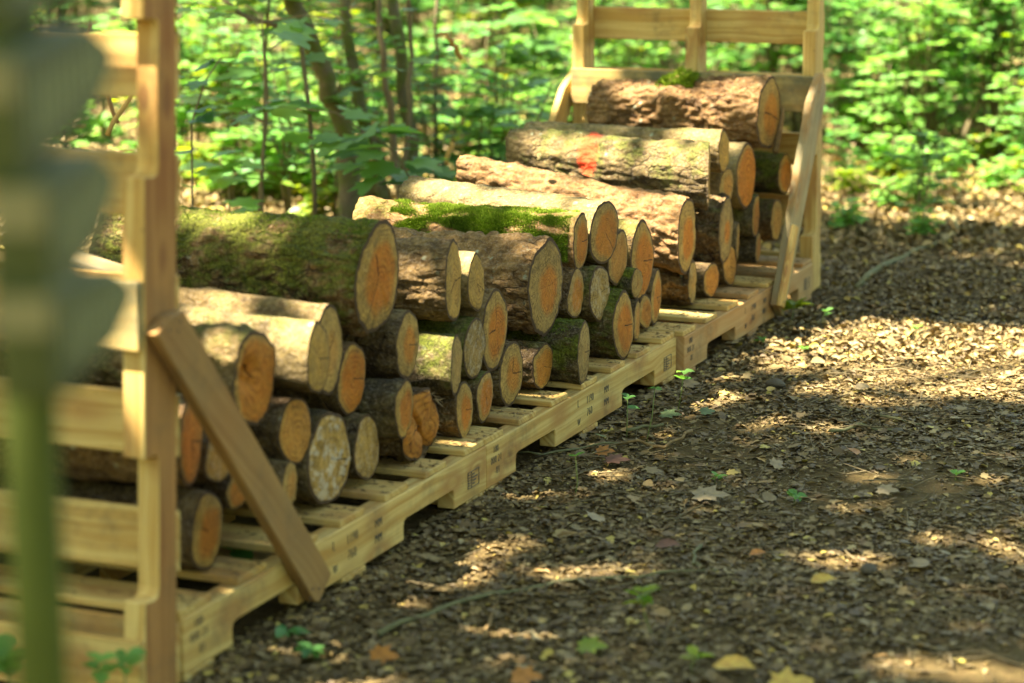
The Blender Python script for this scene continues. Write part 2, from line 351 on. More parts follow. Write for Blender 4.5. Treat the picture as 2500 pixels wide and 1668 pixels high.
def lettering(parent, x=0.):
    global _let
    if _let is None:
        _let = []; nmat = [0]
        for s, h, y, z in (('180-', .0155, .032, .084), ('000 21', .0165, .020, .062), ('-01', .0165, .040, .038), ('L', .019, .507, .076), ('1190', .019, .562, .073),
                           ('MM', .017, .675, .073), ('760', .019, .566, .044), ('MM', .017, .675, .044), ('W', .016, .507, .034)):
            a = Acc(); a.add(*text_mesh(s, h*1.25, y, z)); _let.append(a.build('printed_text', INK, parent, smooth=False))
        a = Acc()
        def bar(y0, z0, y1, z1): a.add(*prism([(y0, z0), (y1, z0), (y1, z1), (y0, z1)], .0006, .0014)[:2])
        for y0, z0, y1, z1 in ((1.095, .040, 1.150, .0412), (1.095, .073, 1.150, .0742), (1.095, .040, 1.0962, .0742), (1.1488, .040, 1.15, .0742), (1.112, .040, 1.1132, .0742)): bar(y0, z0, y1, z1)
        for k in range(4): bar(1.118, .046+k*.0065, 1.128+.014*((k*7) % 3)/2, .0485+k*.0065)
        for k in range(5): bar(1.099, .045+k*.0055, 1.108, .0468+k*.0055)
        _let.append(a.build('stamp_box', INK, parent, smooth=False)); return
    for q in _let: o = q.copy(); COL.objects.link(o); o.parent = parent
def make_pallet(name, label, cat, group, loc, notches=(.155, .377, .80, 1.03), mid_mat=None, letters=True, main=WOOD, skip=()):
    t = empty(name, loc, label, cat, group)
    for x in (-.038, -.399, -.76):
        V, F, U = prism(stringer_outline(*notches), x, x+.038); s = mesh_obj('stringer', V, F, main, t, uv=U, smooth=False); bevel_obj(s)
        if x == -.038: front = s
    for k in range(7):
        if k in skip: continue
        y = .0495+k*.1818+(random.uniform(-.004, .004) if 0 < k < 6 else 0); w = .097 if k not in (0, 6) else .0985
        V, F, U = box_mesh((-.381+random.uniform(-.001, .001), y, .1147), (.754, w, .0132), 0); nf = len(F)
        for nx_ in (-.019, -.381, -.741):                # nail heads
            for ny in (-.028, .026):
                cx, cy = nx_+random.uniform(-.006, .006), y+ny+random.uniform(-.006, .006); b0 = len(V)
                V = V+[(cx+.0028*math.cos(q*1.047), cy+.0028*math.sin(q*1.047), .1216) for q in range(6)]; U = U+[(0, 0)]*6; F = F+[list(range(b0, b0+6))]
        mesh_obj('deck_board', V, F, [random.choice([WOOD, WOOD, main]), NAIL], t, uv=U, smooth=False, mi=[0]*nf+[1]*(len(F)-nf))
    for y in (.05, .595, 1.14):
        m = mid_mat if (mid_mat and y == .595) else main
        V, F, U = box_mesh((-.38, y, .0082), (.758, .105 if m is mid_mat else .094, .0132), 0); b = mesh_obj('bottom_board', V, F, m, t, uv=U, smooth=False)
        if mid_mat and y == .595: tag(b, 'cross board darkened with grey mildew')
    if letters: lettering(front)
    return t
P1 = make_pallet('pallet', 'pine pallet lying nearest the camera, its side crossed by the near diagonal brace', 'pallet', 'pallets laid end to end', (0, .002, 0))
P2 = make_pallet('pallet', 'middle pine pallet of the row, sharply printed L 1190 MM on its side', 'pallet', 'pallets laid end to end', (0, 1.192, 0))
P3 = make_pallet('pallet', 'farthest flat pine pallet, redder side boards, ending under the far upright frame', 'pallet', 'pallets laid end to end', (.018, 2.392, 0), (.186, .427, .80, 1.04), main=WOOD2)
NF = make_pallet('upright_pallet_frame', 'pallet stood on end as near end frame, out of focus at left', 'pallet', 'pallets stood upright as end frames', (0, 0, 0), mid_mat=WOODG, letters=False)
FF = make_pallet('upright_pallet_frame', 'pallet stood on end as far end frame behind the topmost log', 'pallet', 'pallets stood upright as end frames', (0, 0, 0), (.172, .412, .778, 1.02), mid_mat=WOODG, letters=False)
for ch in NF.children:                                  # red-brown heartwood on the flat sides of the near uprights
    if ch.name.startswith('stringer'):
        ch.data.materials.append(HEARTW)
        for pg in ch.data.polygons:
            if abs(pg.normal.x) > .9: pg.material_index = 1
R0 = Matrix.Rotation(math.pi, 4, 'Z') @ Matrix.Rotation(math.pi/2, 4, 'X')
for fr, y, lean in ((NF, -.128, -3.2), (FF, 3.592, 2.2)):
    fr.matrix_world = Matrix.Translation((-.76+(.008 if fr is FF else 0), y, .012)) @ Matrix.Rotation(math.radians(lean), 4, 'X') @ R0
# illegible stencil strokes on one board of the near frame
def brace(label, quad, x0, x1, mat, nm='diagonal_brace'):
    d = np.array(quad[3])-np.array(quad[0])
    V, F, U = prism(quad, x0, x1, 0, d); o = mesh_obj(nm, V, F, mat, uv=U, smooth=False); bevel_obj(o, .002)
    q = np.array(quad); cz = q.mean(0); far_ = q[np.argsort(q[:, 1])]
    a = Acc()
    for e in (far_[:2].mean(0), far_[-3:].mean(0)):
        for k_ in range(3):
            c = e+(cz-e)*(.05+.035*(k_ % 2))+np.array([.016*(k_-1), .004*k_]); a.add([(x1+.0008, c[0]+.003*math.cos(w*1.047), c[1]+.003*math.sin(w*1.047)) for w in range(6)], [tuple(range(6))])
    nl = a.build('nail_heads', NAIL, o, smooth=False); nl['kind'] = 'stuff'
    return tag(o, label, 'brace', 'diagonal braces of the end frames')
brace('brown weathered plank nailed diagonally from near frame down to the nearest pallet', [(-.085, .580), (-.045, .600), (-.004, .602), (.462, .053), (.414, .016), (.398, .02)], .003, .024, BRACE)
brace('grey weathered plank slanting down from the right post of the far frame', [(3.19, .018), (3.125, .062), (3.43, .60), (3.53, .675), (3.585, .63), (3.555, .56)], .022, .044, BRACE2)
brace('short light lath nailed over the foot of the far diagonal plank', [(3.15, .05), (3.105, .065), (3.235, .275), (3.275, .262)], .046, .058, WOOD)
brace('thin pale plank slanting down behind the left post of the far frame', [(3.13, .02), (3.06, .06), (3.55, .60), (3.67, .66), (3.69, .60), (3.62, .55)], -.784, -.763, WOOD)
brace('plank slanting down behind the logs on the hidden side of the near frame', [(.42, .02), (.47, .05), (.0, .62), (-.06, .60)], -.784, -.763, BRACE)

# ------------------------------------------------------------------ logs
T = {
'L1':(-0.070,0.845,0.508, 0.093,0.105,0.00, -0.69,0.925,0.503,0.098),
'L2':(-0.065,1.177,0.446, 0.071,0.081,0.18, -0.66,1.182,0.431,0.075),
'L3':(-0.070,1.301,0.420, 0.056,0.063,0.11, -0.68,1.301,0.420,0.061), 
'L4':(-0.070,1.685,0.349, 0.102,0.108,0.00, -0.69,1.763,0.350,0.096),
'L5':(-0.065,1.881,0.420, 0.056,0.063,0.05, -0.66,1.962,0.416,0.058),
'L6':(-0.060,2.025,0.420, 0.082,0.072,-0.07, -0.66,2.228,0.434,0.064),
'L7':(-0.070,2.142,0.341, 0.070,0.065,0.00, -0.68,2.142,0.341,0.063), 
'L8':(-0.075,2.332,0.301, 0.087,0.096,-0.00, -0.68,2.332,0.301,0.093), 
'L9':(-0.045,2.211,0.271, 0.040,0.036,0.01, -0.68,2.211,0.271,0.035), 
'L10':(-0.080,2.451,0.191, 0.059,0.067,0.10, -0.68,2.451,0.191,0.065), 
'L11':(-0.070,2.344,0.174, 0.048,0.045,-0.00, -0.68,2.344,0.174,0.044), 
'L12':(-0.055,2.242,0.172, 0.043,0.049,0.18, -0.68,2.242,0.172,0.048), 
'L13':(-0.025,2.064,0.194, 0.076,0.086,0.01, -0.68,2.064,0.194,0.083), 
'L14':(-0.050,1.969,0.286, 0.068,0.063,-0.00, -0.68,1.969,0.286,0.061), 
'L15':(-0.065,1.852,0.303, 0.054,0.058,0.00, -0.68,1.852,0.303,0.056), 
'L16':(-0.010,1.764,0.190, 0.062,0.071,0.14, -0.68,1.764,0.190,0.069), 
'L17':(-0.060,1.642,0.177, 0.058,0.051,0.00, -0.68,1.642,0.177,0.049), 
'L18':(-0.075,1.501,0.190, 0.063,0.071,0.00, -0.68,1.501,0.190,0.069), 
'L19':(-0.075,1.410,0.304, 0.075,0.085,0.02, -0.68,1.410,0.304,0.082), 
'L20':(-0.060,1.323,0.177, 0.047,0.053,0.02, -0.68,1.323,0.177,0.051), 
'L21':(-0.050,1.195,0.178, 0.050,0.056,0.03, -0.68,1.195,0.178,0.054), 
'L22':(-0.065,1.278,0.287, 0.057,0.064,0.00, -0.68,1.278,0.287,0.062), 
'L23':(-0.050,1.156,0.280, 0.053,0.060,0.20, -0.68,1.156,0.280,0.058), 
'L24':(-0.070,0.974,0.354, 0.062,0.070,0.08, -0.68,0.974,0.354,0.068), 
'L25':(-0.035,0.880,0.247, 0.050,0.057,0.10, -0.68,0.880,0.247,0.055), 
'L26':(-0.055,0.993,0.190, 0.080,0.070,-0.00, -0.68,0.993,0.190,0.068), 
'L27':(-0.035,0.536,0.417, 0.059,0.067,0.15, -0.68,0.641,0.437,0.060),
'L28':(-0.080,0.662,0.402, 0.071,0.081,0.11, -0.68,0.667,0.424,0.070),
'L29':(-0.090,0.771,0.328, 0.058,0.065,-0.00, -0.68,0.771,0.328,0.063), 
'L30':(-0.070,0.369,0.411, 0.078,0.078,-0.00, -0.68,0.369,0.411,0.076), 
'L31':(-0.070,0.513,0.287, 0.062,0.063,0.00, -0.68,0.513,0.287,0.061), 
'L32':(-0.065,0.629,0.210, 0.080,0.089,-0.00, -0.68,0.629,0.210,0.086), 
'L33':(-0.065,0.780,0.195, 0.059,0.067,0.04, -0.68,0.780,0.195,0.065), 
'L34':(-0.075,0.255,0.305, 0.049,0.047,0.00, -0.68,0.255,0.305,0.046), 
'L35':(-0.070,0.299,0.232, 0.033,0.030,-0.01, -0.68,0.299,0.232,0.029), 
'L36':(-0.070,0.202,0.204, 0.058,0.066,0.08, -0.68,0.202,0.204,0.064), 
'L37':(-0.070,0.158,0.353, 0.063,0.071,0.23, -0.68,0.158,0.353,0.069), 
'L38':(-0.050,0.452,0.210, 0.039,0.044,0.17, -0.68,0.452,0.210,0.043), 
'L39':(-0.070,2.662,0.318, 0.083,0.095,0.03, -0.69,2.637,0.444,0.062),
'L40':(-0.070,2.836,0.453, 0.077,0.088,0.30, -0.67,2.921,0.486,0.058),
'L41':(-0.070,2.965,0.508, 0.051,0.056,-0.00, -0.66,3.010,0.507,0.050),
'L42':(-0.075,3.189,0.413, 0.093,0.089,-0.00, -0.68,3.189,0.413,0.086), 
'L43':(-0.070,3.384,0.565, 0.112,0.109,-0.00, -0.60,3.397,0.560,0.085),
'L44':(-0.070,3.564,0.370, 0.070,0.061,-0.01, -0.68,3.564,0.370,0.059), 
'L45':(-0.070,3.485,0.242, 0.064,0.059,-0.00, -0.68,3.485,0.242,0.057), 
'L46':(-0.070,3.276,0.284, 0.054,0.061,0.10, -0.68,3.276,0.284,0.059), 
'L47':(-0.070,3.303,0.192, 0.037,0.042,0.07, -0.68,3.303,0.192,0.041), 
'L48':(-0.085,3.040,0.403, 0.052,0.045,-0.10, -0.68,3.040,0.403,0.044), 
'L49':(-0.060,2.968,0.295, 0.079,0.090,0.04, -0.68,2.968,0.295,0.087), 
'L50':(-0.065,2.858,0.171, 0.055,0.048,-0.08, -0.68,2.858,0.171,0.047), 
'L51':(-0.070,3.037,0.178, 0.060,0.055,0.00, -0.68,3.037,0.178,0.053), 
'L52':(-0.075,3.121,0.235, 0.044,0.050,0.20, -0.68,3.121,0.235,0.049), 
'L53':(-0.075,2.727,0.183, 0.051,0.058,0.09, -0.68,2.727,0.183,0.056),
}
T['L36'] = T['L36'][:2]+(.190,)+T['L36'][3:8]+(.190,)+T['L36'][9:]
# bark: tone red moss crack rough   | cut: heart heart_r grey rings fungus | label
D = {
'L1': (.34, .5, .62, .75, .006, 1., .66, .25, 76, 0, 'largest log at left, greenish cracked bark, lying highest behind the near frame post'),
'L2': (.52, .45, .15, .5, .004, .15, .5, .1, 51, 0, 'pale barked log with plain yellow cut end, right of the largest near log'),
'L3': (.7, .2, .1, .2, .002, .1, .4, .15, 38, 0, 'thin log with narrow yellow cut end wedged left of the thick flaky barked log'),
'L4': (.62, .6, .12, .55, .007, .9, .50, .75, 78, 0, 'thick log with flaky pinkish bark and grey cut end with orange heart, mid stack'),
'L5': (.62, .75, .45, .3, .005, .95, .72, .35, 78, 0, 'log thickly covered in bright green moss on top of the middle of the stack'),
'L6': (.5, .15, .25, .25, .004, .9, .74, .55, 102, 0, 'smooth pale log right behind the mossy log, broad orange ringed end'),
'L7': (.35, .4, .3, .4, .004, .5, .8, .5, 89, 0, 'log end with fine brown rings tucked under the smooth pale log behind the moss'),
'L8': (.5, .5, .45, .4, .004, 1., .78, .2, 89, 0, 'tall oval pinkish orange log end below the long sloping log'),
'L9': (.25, 0., .7, .3, .003, .2, .4, .6, 51, 0, 'small grey green log poking out in front of the tall oval pinkish end'),
'L10': (.3, .4, .2, .3, .003, .9, .7, .2, 63, .0, 'orange log end with dark stain, last in the bottom row of the middle pallet'),
'L11': (.3, .4, .2, .3, .003, .8, .7, .2, 63, 0, 'small orange round end under the tall oval pinkish one, beside the deck boards'),
'L12': (.3, .4, .2, .3, .003, .5, .7, .3, 63, 0, 'very thin slice of pale log end right of the large ringed end with mossy side'),
'L13': (.2, .2, .6, .3, .005, 1., .70, .25, 91, 0, 'low log with dark mossy side and large sharply ringed orange end'),
'L14': (.22, .2, .5, .3, .004, .0, .4, .9, 38, .25, 'grey sawn log end with a sunlit notch beside it, above the dark mossy log'),
'L15': (.3, .4, .2, .4, .004, .8, .66, .45, 76, .1, 'small orange log end with mouldy edge right of the thick flaky barked log'),
'L16': (.16, .1, .62, .3, .005, .1, .3, .85, 38, 0, 'dark log with green moss along its top and blunt brown end, on the deck boards'),
'L17': (.14, .3, .3, .5, .005, .7, .78, .2, 71, 0, 'short dark barked log with small tilted ringed end, bottom row, centre'),
'L18': (.3, .3, .2, .4, .003, .7, .55, .45, 63, 0, 'bottom log with tall yellow brown end left of the small tilted ringed end'),
'L19': (.5, .4, .2, .4, .005, 1., .66, .4, 63, 0, 'big log end with fan shaped orange saw marks left below the thick flaky log'),
'L20': (.25, .3, .5, .3, .003, 1., .74, .25, 63, .1, 'slim orange log end in the bottom row under the fan shaped saw marks'),
'L21': (.15, .3, .3, .4, .004, 1., .60, .35, 58, 0, 'orange hearted bottom log standing at the joint of the first two pallets'),
'L22': (.35, .1, .6, .3, .003, .1, .4, .95, 38, .3, 'grey brown oval log end with white streaks left of the fan shaped saw marks'),
'L23': (.14, .1, .6, .35, .003, .1, .5, .8, 38, 0, 'dark log with a sunlit strip on its top and narrow grey end'),
'L24': (.12, .3, .3, .4, .004, .8, .55, .5, 58, 0, 'dark barked log whose end hangs right below the largest near log'),
'L25': (.16, .1, .25, .3, .003, .95, .68, .1, 51, 0, 'dark log with smooth orange end above the cracked log, bottom rows'),
'L26': (.3, .4, .2, .5, .009, .8, 1.2, .1, 33, 0, 'split cracked orange log with torn shreds of bark, at the bottom'),
'L27': (.4, .15, .35, .2, .003, .1, .5, .0, 38, 0, 'sunlit grey green log with pale yellow cut end, left of centre'),
'L28': (.42, .3, .25, .2, .003, .3, .5, .55, 51, 0, 'log partly hidden behind the pale yellow cut end, brown rim'),
'L29': (.3, .3, .2, .3, .003, 1., .86, .0, 38, 0, 'vivid orange log end just under the pale yellow one'),
'L30': (.42, .3, .4, .4, .012, .9, .9, .3, 33, .0, 'knotty log with a dark rotten hollow in its reddish end, behind the near brace'),
'L31': (.14, .3, .1, .3, .004, .5, 1., .0, 33, 0, 'smooth tan oval log end just right of the near diagonal plank'),
'L32': (.3, .2, .3, .3, .006, .0, .4, .3, 30, .62, 'large log end blotched with white fungus on the bottom row'),
'L33': (.2, .2, .3, .3, .003, .0, .4, .5, 45, .2, 'plain beige bottom log end right of the white fungus one'),
'L34': (.25, .4, .3, .4, .004, .3, .8, .1, 38, .2, 'yellowish rough log end just left of the near diagonal plank'),
'L35': (.2, .3, .2, .3, .003, .9, .8, .1, 38, 0, 'smallest round orange log end in the gap beside the near diagonal plank'),
'L36': (.14, .3, .2, .3, .003, .85, .66, .2, 51, 0, 'lowest log right of the near post, brown oval end above the first deck boards'),
'L37': (.25, .5, .2, .3, .004, .9, .9, .7, 38, 0, 'dark brown log end half hidden by the near post'),
'L38': (.3, .3, .3, .3, .003, .4, .6, .4, 38, 0, 'small log end mostly hidden by the lower half of the near diagonal plank'),
'L39': (.58, .75, .12, .3, .007, 1., .60, .35, 55, 0, 'long sunlit log with peeling pinkish bark, sloping down to the right'),
'L40': (.34, .25, .5, .6, .005, .1, .5, .1, 38, 0, 'sunlit log marked with a spot of orange red paint'),
'L41': (.5, .2, .3, .2, .003, .1, .5, .0, 38, 0, 'log with narrow yellow end right behind the paint marked one'),
'L42': (.62, .1, .2, .2, .003, 1., .92, .0, 38, 0, 'log with bright orange end below the topmost log'),
'L43': (.52, .7, .25, .5, .010, .7, .60, .4, 55, 0, 'topmost thick reddish brown log lying in front of the far frame'),
'L44': (.10, .2, .6, .3, .005, 1., .8, .0, 38, 0, 'dark mossy log with orange end under the right end of the topmost log'),
'L45': (.14, .3, .4, .3, .003, .4, .7, .1, 38, 0, 'log with yellowish end nearest to the far diagonal plank'),
'L46': (.2, .0, .55, .3, .003, .8, .8, .1, 38, 0, 'grey green log with slim orange end under the bright orange one'),
'L47': (.10, .2, .2, .3, .003, .7, .8, .0, 38, 0, 'small dark log with thin orange end lowest at the far right of the stack'),
'L48': (.75, .4, .1, .2, .003, .5, .6, .5, 38, 0, 'short sunlit stub with pinkish end directly under the paint marked log'),
'L49': (.30, .4, .35, .85, .009, .9, .36, 1., 51, 0, 'log with deeply ridged dark bark and small orange heart under the paint marked log'),
'L50': (.2, .3, .2, .3, .003, .7, .9, .0, 33, 0, 'pale orange log end on the deck boards under the deeply ridged log'),
'L51': (.3, .3, .2, .3, .003, .5, .9, .1, 33, 0, 'pale oval log end on the deck boards right of the deeply ridged log'),
'L52': (.3, .3, .3, .3, .003, .3, .6, .7, 33, 0, 'thin grey log end squeezed behind the deeply ridged log'),
'L53': (.34, .5, .2, .7, .012, .2, .5, .3, 33, .1, 'rotten crumbling brown log under the right end of the long sloping log'),
}
PAINT = (-.345, 0, .038)
PAINTED = mat_painted()
NEARLOGS = {'L1', 'L2', 'L3', 'L4', 'L5', 'L6', 'L7', 'L13', 'L14', 'L16', 'L17', 'L39', 'L40', 'L8', 'L19', 'L43'}
PLATE = {'L1': .0035, 'L4': .0055, 'L39': .003, 'L43': .007, 'L2': .0025, 'L49': .006}
def fbm(p, o=4):
    return mn.fractal(p, .9, 2.1, o)
def log(k, ti):
    X0, Y0, Z0, ry, rz, sk, X1, Y1, Z1, r1 = T[k]; tone, red, moss, crack, rough, heart, hr, grey, rg, fun, label = D[k]
    L = X0-X1; c1 = np.array([X1-X0, Y1-Y0, Z1-Z0]); sd = ti*3.7
    hi = k in NEARLOGS; N, S = (150, 170) if k in ('L1', 'L4', 'L39', 'L43', 'L2') else (96, 110) if hi else (56, 56)
    V = np.empty((N+1, S, 3)); ov = random.uniform(0, 6.28); bend = random.uniform(-.012, .012)
    for i in range(N+1):
        s = i/N; ax = c1*s; ax = ax+np.array([0, bend, -abs(bend)*.5])*math.sin(math.pi*s)
        for j in range(S):
            a = 2*math.pi*j/S; ca, sa = math.cos(a), math.sin(a)
            ra = ry+(r1-ry)*s; rb = rz+(r1-rz)*s
            q = Vector((s*L, ca*.5*(ra+rb), sa*.5*(ra+rb)))
            lump = mn.noise(Vector((s*2+sd, ca*1.1, sa*1.1)))*.15+.045*math.cos(2*a+ov)+.018*math.cos(3*a+ov*2)
            q2 = Vector((q.x*14+sd, q.y*30, q.z*30)); f = fbm(q2)
            rid = abs(mn.noise(Vector((q.x*20+sd*2, q.y*52, q.z*52))))
            d = rough*(f*1.1+rid*1.9-.6)
            if k in PLATE:
                w_ = mn.noise_vector(Vector((q.x*9+sd, q.y*16, q.z*16)))*.5; vv = mn.voronoi(Vector((q.x*15+sd, q.y*30, q.z*30))+w_)[0]; e_ = vv[1]-vv[0]
                d += PLATE[k]*(min(e_, .28)/.28-.8)+.25*PLATE[k]*mn.cell(Vector((vv[0]*0+q.x*15, q.y*30, q.z*30)))
            if k == 'L49' or k == 'L53': d += rough*.9*mn.noise(Vector((q.x*6, q.y*75, q.z*75)))
            if k == 'L43': d += .016*max(0, 1-abs(s-.50)/.13)*max(0, sa)*(1+f)
            if i == 0: d *= .35
            y = ca*(ra*(1+lump)+d); z = sa*(rb*(1+lump)+d)
            x = ax[0]-math.tan(sk)*y*(1-s)**3*(1 if s < .9 else 0)
            if i in (0,): x += .0015*mn.noise(Vector((ca*3, sa*3, sd)))
            V[i, j] = (x, ax[1]+y, ax[2]+z)
    I = np.arange((N+1)*S).reshape(N+1, S); J = np.roll(I, -1, 1)
    F = np.stack([I[:-1], J[:-1], J[1:], I[1:]], -1).reshape(-1, 4)[:, ::-1]
    o = mesh_obj('log', V.reshape(-1, 3), F, PAINTED if k == 'L40' else BARK, loc=(X0, Y0, Z0))
    tag(o, label, 'log', 'logs stacked on the pallets')
    props = dict(seed=sd, tone=float(tone), red=float(red), moss=float(moss), crack=float(crack), heart=float(heart), heart_r=float(hr), grey=float(grey), rings=float(rg), fungus=float(fun))
    props['grey'] *= .7
    for a, b in props.items(): o[a] = float(b)
    for row, sgn in ((0, 1), (N, -1)):                      # the two sawn faces
        ring = V[row]; c = ring.mean(0); nr = 10 if row == 0 else 3; vs = []; uv = []; hol = k == 'L30' and row == 0
        for q in range(nr, 0, -1):
            f = q/nr
            for j in range(S):
                p = c+(ring[j]-c)*f; a = 2*math.pi*j/S
                dx = sgn*(.0028*(1-f**6)+.0009*mn.noise(Vector((p[1]*60, p[2]*60, sd))))
                if hol: dx -= .022*max(0, 1-math.hypot(p[1]+.02, p[2]-.012)/.035)*(1+.6*mn.noise(Vector((p[1]*90, p[2]*90, 1))))
                if k == 'L26': dx += .012*mn.noise(Vector((p[1]*22, p[2]*22, 4)))-(.022*(1-abs(p[1]*.8+p[2]*.6+.004)/.006) if abs(p[1]*.8+p[2]*.6+.004) < .006 else 0)
                if k in ('L32', 'L14', 'L53'): dx += .006*mn.noise(Vector((p[1]*25, p[2]*25, sd)))*(1-f**8)
                vs.append((p[0]+dx, p[1], p[2])); uv.append((f*math.cos(a), f*math.sin(a)))
        vs.append(tuple(c+np.array([sgn*.0028, 0, 0]))); uv.append((0, 0)); Fq = []
        for q in range(nr-1):
            for j in range(S):
                a = q*S+j; b = q*S+(j+1) % S; Fq.append((a, b, b+S, a+S))
        for j in range(S): Fq.append(((nr-1)*S+j, (nr-1)*S+(j+1) % S, len(vs)-1))
        if sgn < 0: Fq = [f[::-1] for f in Fq]
        e = mesh_obj('cut_end', vs, Fq, CUT, o, uv=uv)
        for a, b in props.items(): e[a] = float(b)
        if row == N: e['grey'] = .8
    return o
LOG = {k: log(k, i+1) for i, k in enumerate(T)}
# moss carpet on the mossy log: many small upright shoots
def moss_on(k, n, srange, arange, seed, hmul=1., name='moss'):
    X0, Y0, Z0, ry, rz, sk, X1, Y1, Z1, r1 = T[k]; c1 = np.array([X1-X0, Y1-Y0, Z1-Z0]); r = np.random.default_rng(seed)
    me = LOG[k].data; V = []; tri = []; rn = []
    from mathutils.bvhtree import BVHTree
    bv = BVHTree.FromPolygons([v.co for v in me.vertices], [p.vertices[:] for p in me.polygons])
    while len(V) < n*3:
        s = r.uniform(*srange); a = r.uniform(*arange)
        dens = mn.noise(Vector((s*9, a*2.2, seed)))*1.75+.60+.4*math.sin(max(0, min(1, (s-srange[0])/(srange[1]-srange[0])))*math.pi)-.55*abs(a-sum(arange)/2)/(arange[1]-arange[0])
        if r.uniform() > dens: continue
        c = c1*s; dr = np.array([0, math.cos(a), math.sin(a)]); h = bv.ray_cast(Vector(c+dr*.2), Vector(-dr), .2)
        if h[0] is None: continue
        p = np.array(h[0]); ln = r.uniform(.003, .0085)*hmul*(.5+.7*min(1, max(0, dens))); d = dr+r.normal(0, .55, 3); d /= np.linalg.norm(d)
        w = np.cross(d, r.normal(0, 1, 3)); w /= np.linalg.norm(w); w *= r.uniform(.0006, .0013)*hmul
        V += [p-w-dr*.001, p+w-dr*.001, p+d*ln]; q = r.uniform(); rn += [q*.6, q*.6, q]
    F = np.arange(len(V)).reshape(-1, 3)
    o = mesh_obj(name, np.array(V), F, MOSS, LOG[k], attrs={'rnd': rn}, smooth=False); o['kind'] = 'stuff'
    return o
mm = M('moss_shoots'); MOSS = mm.fin(mm.mix(mm.gattr('rnd'), (.055, .12, .008), (.28, .37, .035)), .85, None, .1)
moss_on('L5', 74000, (.02, .84), (.75, 3.9), 3, .95)
moss_on('L1', 5000, (.02, .9), (1.2, 2.3), 5, .7)
moss_on('L16', 4500, (.02, .8), (1.2, 3.6), 6, .8)
moss_on('L13', 4000, (.03, .7), (1.3, 3.6), 8, .8)
moss_on('L43', 5000, (.40, .62), (.9, 2.2), 9, 2.2)
moss_on('L44', 4000, (.05, .9), (1.0, 3.2), 10, 1.2)
# torn shreds on the cracked and the rotten log
def shreds(k, n, size, mat):
    X0, Y0, Z0, ry, rz, *_ = T[k]; a = Acc(); r = random.Random(5)
    for i in range(n):
        an = r.uniform(-.9, 1.5); p = np.array([r.uniform(-.03, .006), math.cos(an)*ry*.98, math.sin(an)*rz*.98]); d = np.array([r.uniform(.2, 1), r.uniform(-.2, .8), r.uniform(-1, .4)]); d = d/np.linalg.norm(d)*size*r.uniform(.5, 1.3)
        w = np.cross(d, (0.3, .2, 1)); w = w/np.linalg.norm(w)*size*.22; m_ = p+d*.5+np.array([0, 0, r.uniform(-.3, .3)])*size*.4
        a.add([p-w, p+w, m_+w*.9, m_-w*.7, p+d], [(0, 1, 2, 3), (3, 2, 4)])
    o = a.build('bark_shreds', mat, LOG[k], smooth=False); o['kind'] = 'stuff'
SHR = M('torn_bark'); _c = SHR.n('ShaderNodeTexCoord').outputs['Object']; SHR = SHR.fin(SHR.mix(SHR.noise(_c, 60., 4), (.07, .04, .015), (.36, .24, .09)), .85)
shreds('L26', 60, .022, SHR); shreds('L53', 30, .02, SHR); shreds('L7', 14, .02, SHR); shreds('L39', 20, .012, SHR)
V, F = tube([(0, 0, 0), (.0, 0, .012), (-.004, 0, .02)], [.009, .007, .005], 8)
P_ = hit(1318, 393, 1, 2.60); st_ = mesh_obj('branch_stub', V, F, BARK, LOG['L39']); st_.location = Vector(P_)-LOG['L39'].location; st_['tone'] = .7
# broken twig standing behind the topmost log, and the offcut behind the near frame
p = hit(1893, 372, 0, -.06); q = hit(1912, 262, 0, -.06); m_ = (p+q)/2+np.array([0, .01, 0])
V, F = tube([p, m_, q-np.array([0, .004, .02]), q], [.010, .008, .006, .003], 7); tag(mesh_obj('broken_branch_stub', V, F, SHR), 'reddish splintered branch stub sticking up beside the end of the topmost log', 'branch')
V, F, U = prism([(0, 0), (.22, -.05), (.215, .045), (.02, .085)], -.05, .05, 1, (1, -.2)); so = mesh_obj('split_wood_piece', V, F, BRACE2, uv=U, smooth=False); so.location = (-.60, .50, .5); bevel_obj(so, .006)
tag(so, 'pale split piece of wood seen through the near frame in front of the largest log', 'split wood')

# ------------------------------------------------------------------ finger post close to the camera
def frame_at(px, py, z):
    d = _F+_R*(px-1250)/FPX-_U*(py-834)/FPX; return CAM+d*z
SG = M('painted_sign_wood'); _c = SG.n('ShaderNodeTexCoord').outputs['Object']
SG = SG.fin(SG.mix(SG.noise(_c, 20., 4), (.03, .045, .008), (.085, .10, .02)), .7)
PG = M('mossy_post'); _c = PG.n('ShaderNodeTexCoord').outputs['Object']
PG = PG.fin(PG.mix(PG.noise(_c, 12., 4), (.05, .07, .004), (.08, .10, .010)), .8)
LW = M('weathered_white_lettering').fin((.31, .34, .15), .8)
EG = M('lit_end_grain').fin((.20, .19, .08), .8)
tp = frame_at(10, -300, 1.52); bt = frame_at(97, 1500, 1.58); dv = (bt-tp)/np.linalg.norm(bt-tp); base = bt+dv*((bt[2]+.02)/-dv[2])
post = empty('signpost', tuple(base), 'mossy green signpost with stubby finger boards, heavily out of focus at the left edge', 'signpost')
a = Acc(); a.tube([(0, 0, 0), tuple((tp-base)*.5), tuple(tp-base)], [.019, .018, .019], 12); a.build('post', PG, post)
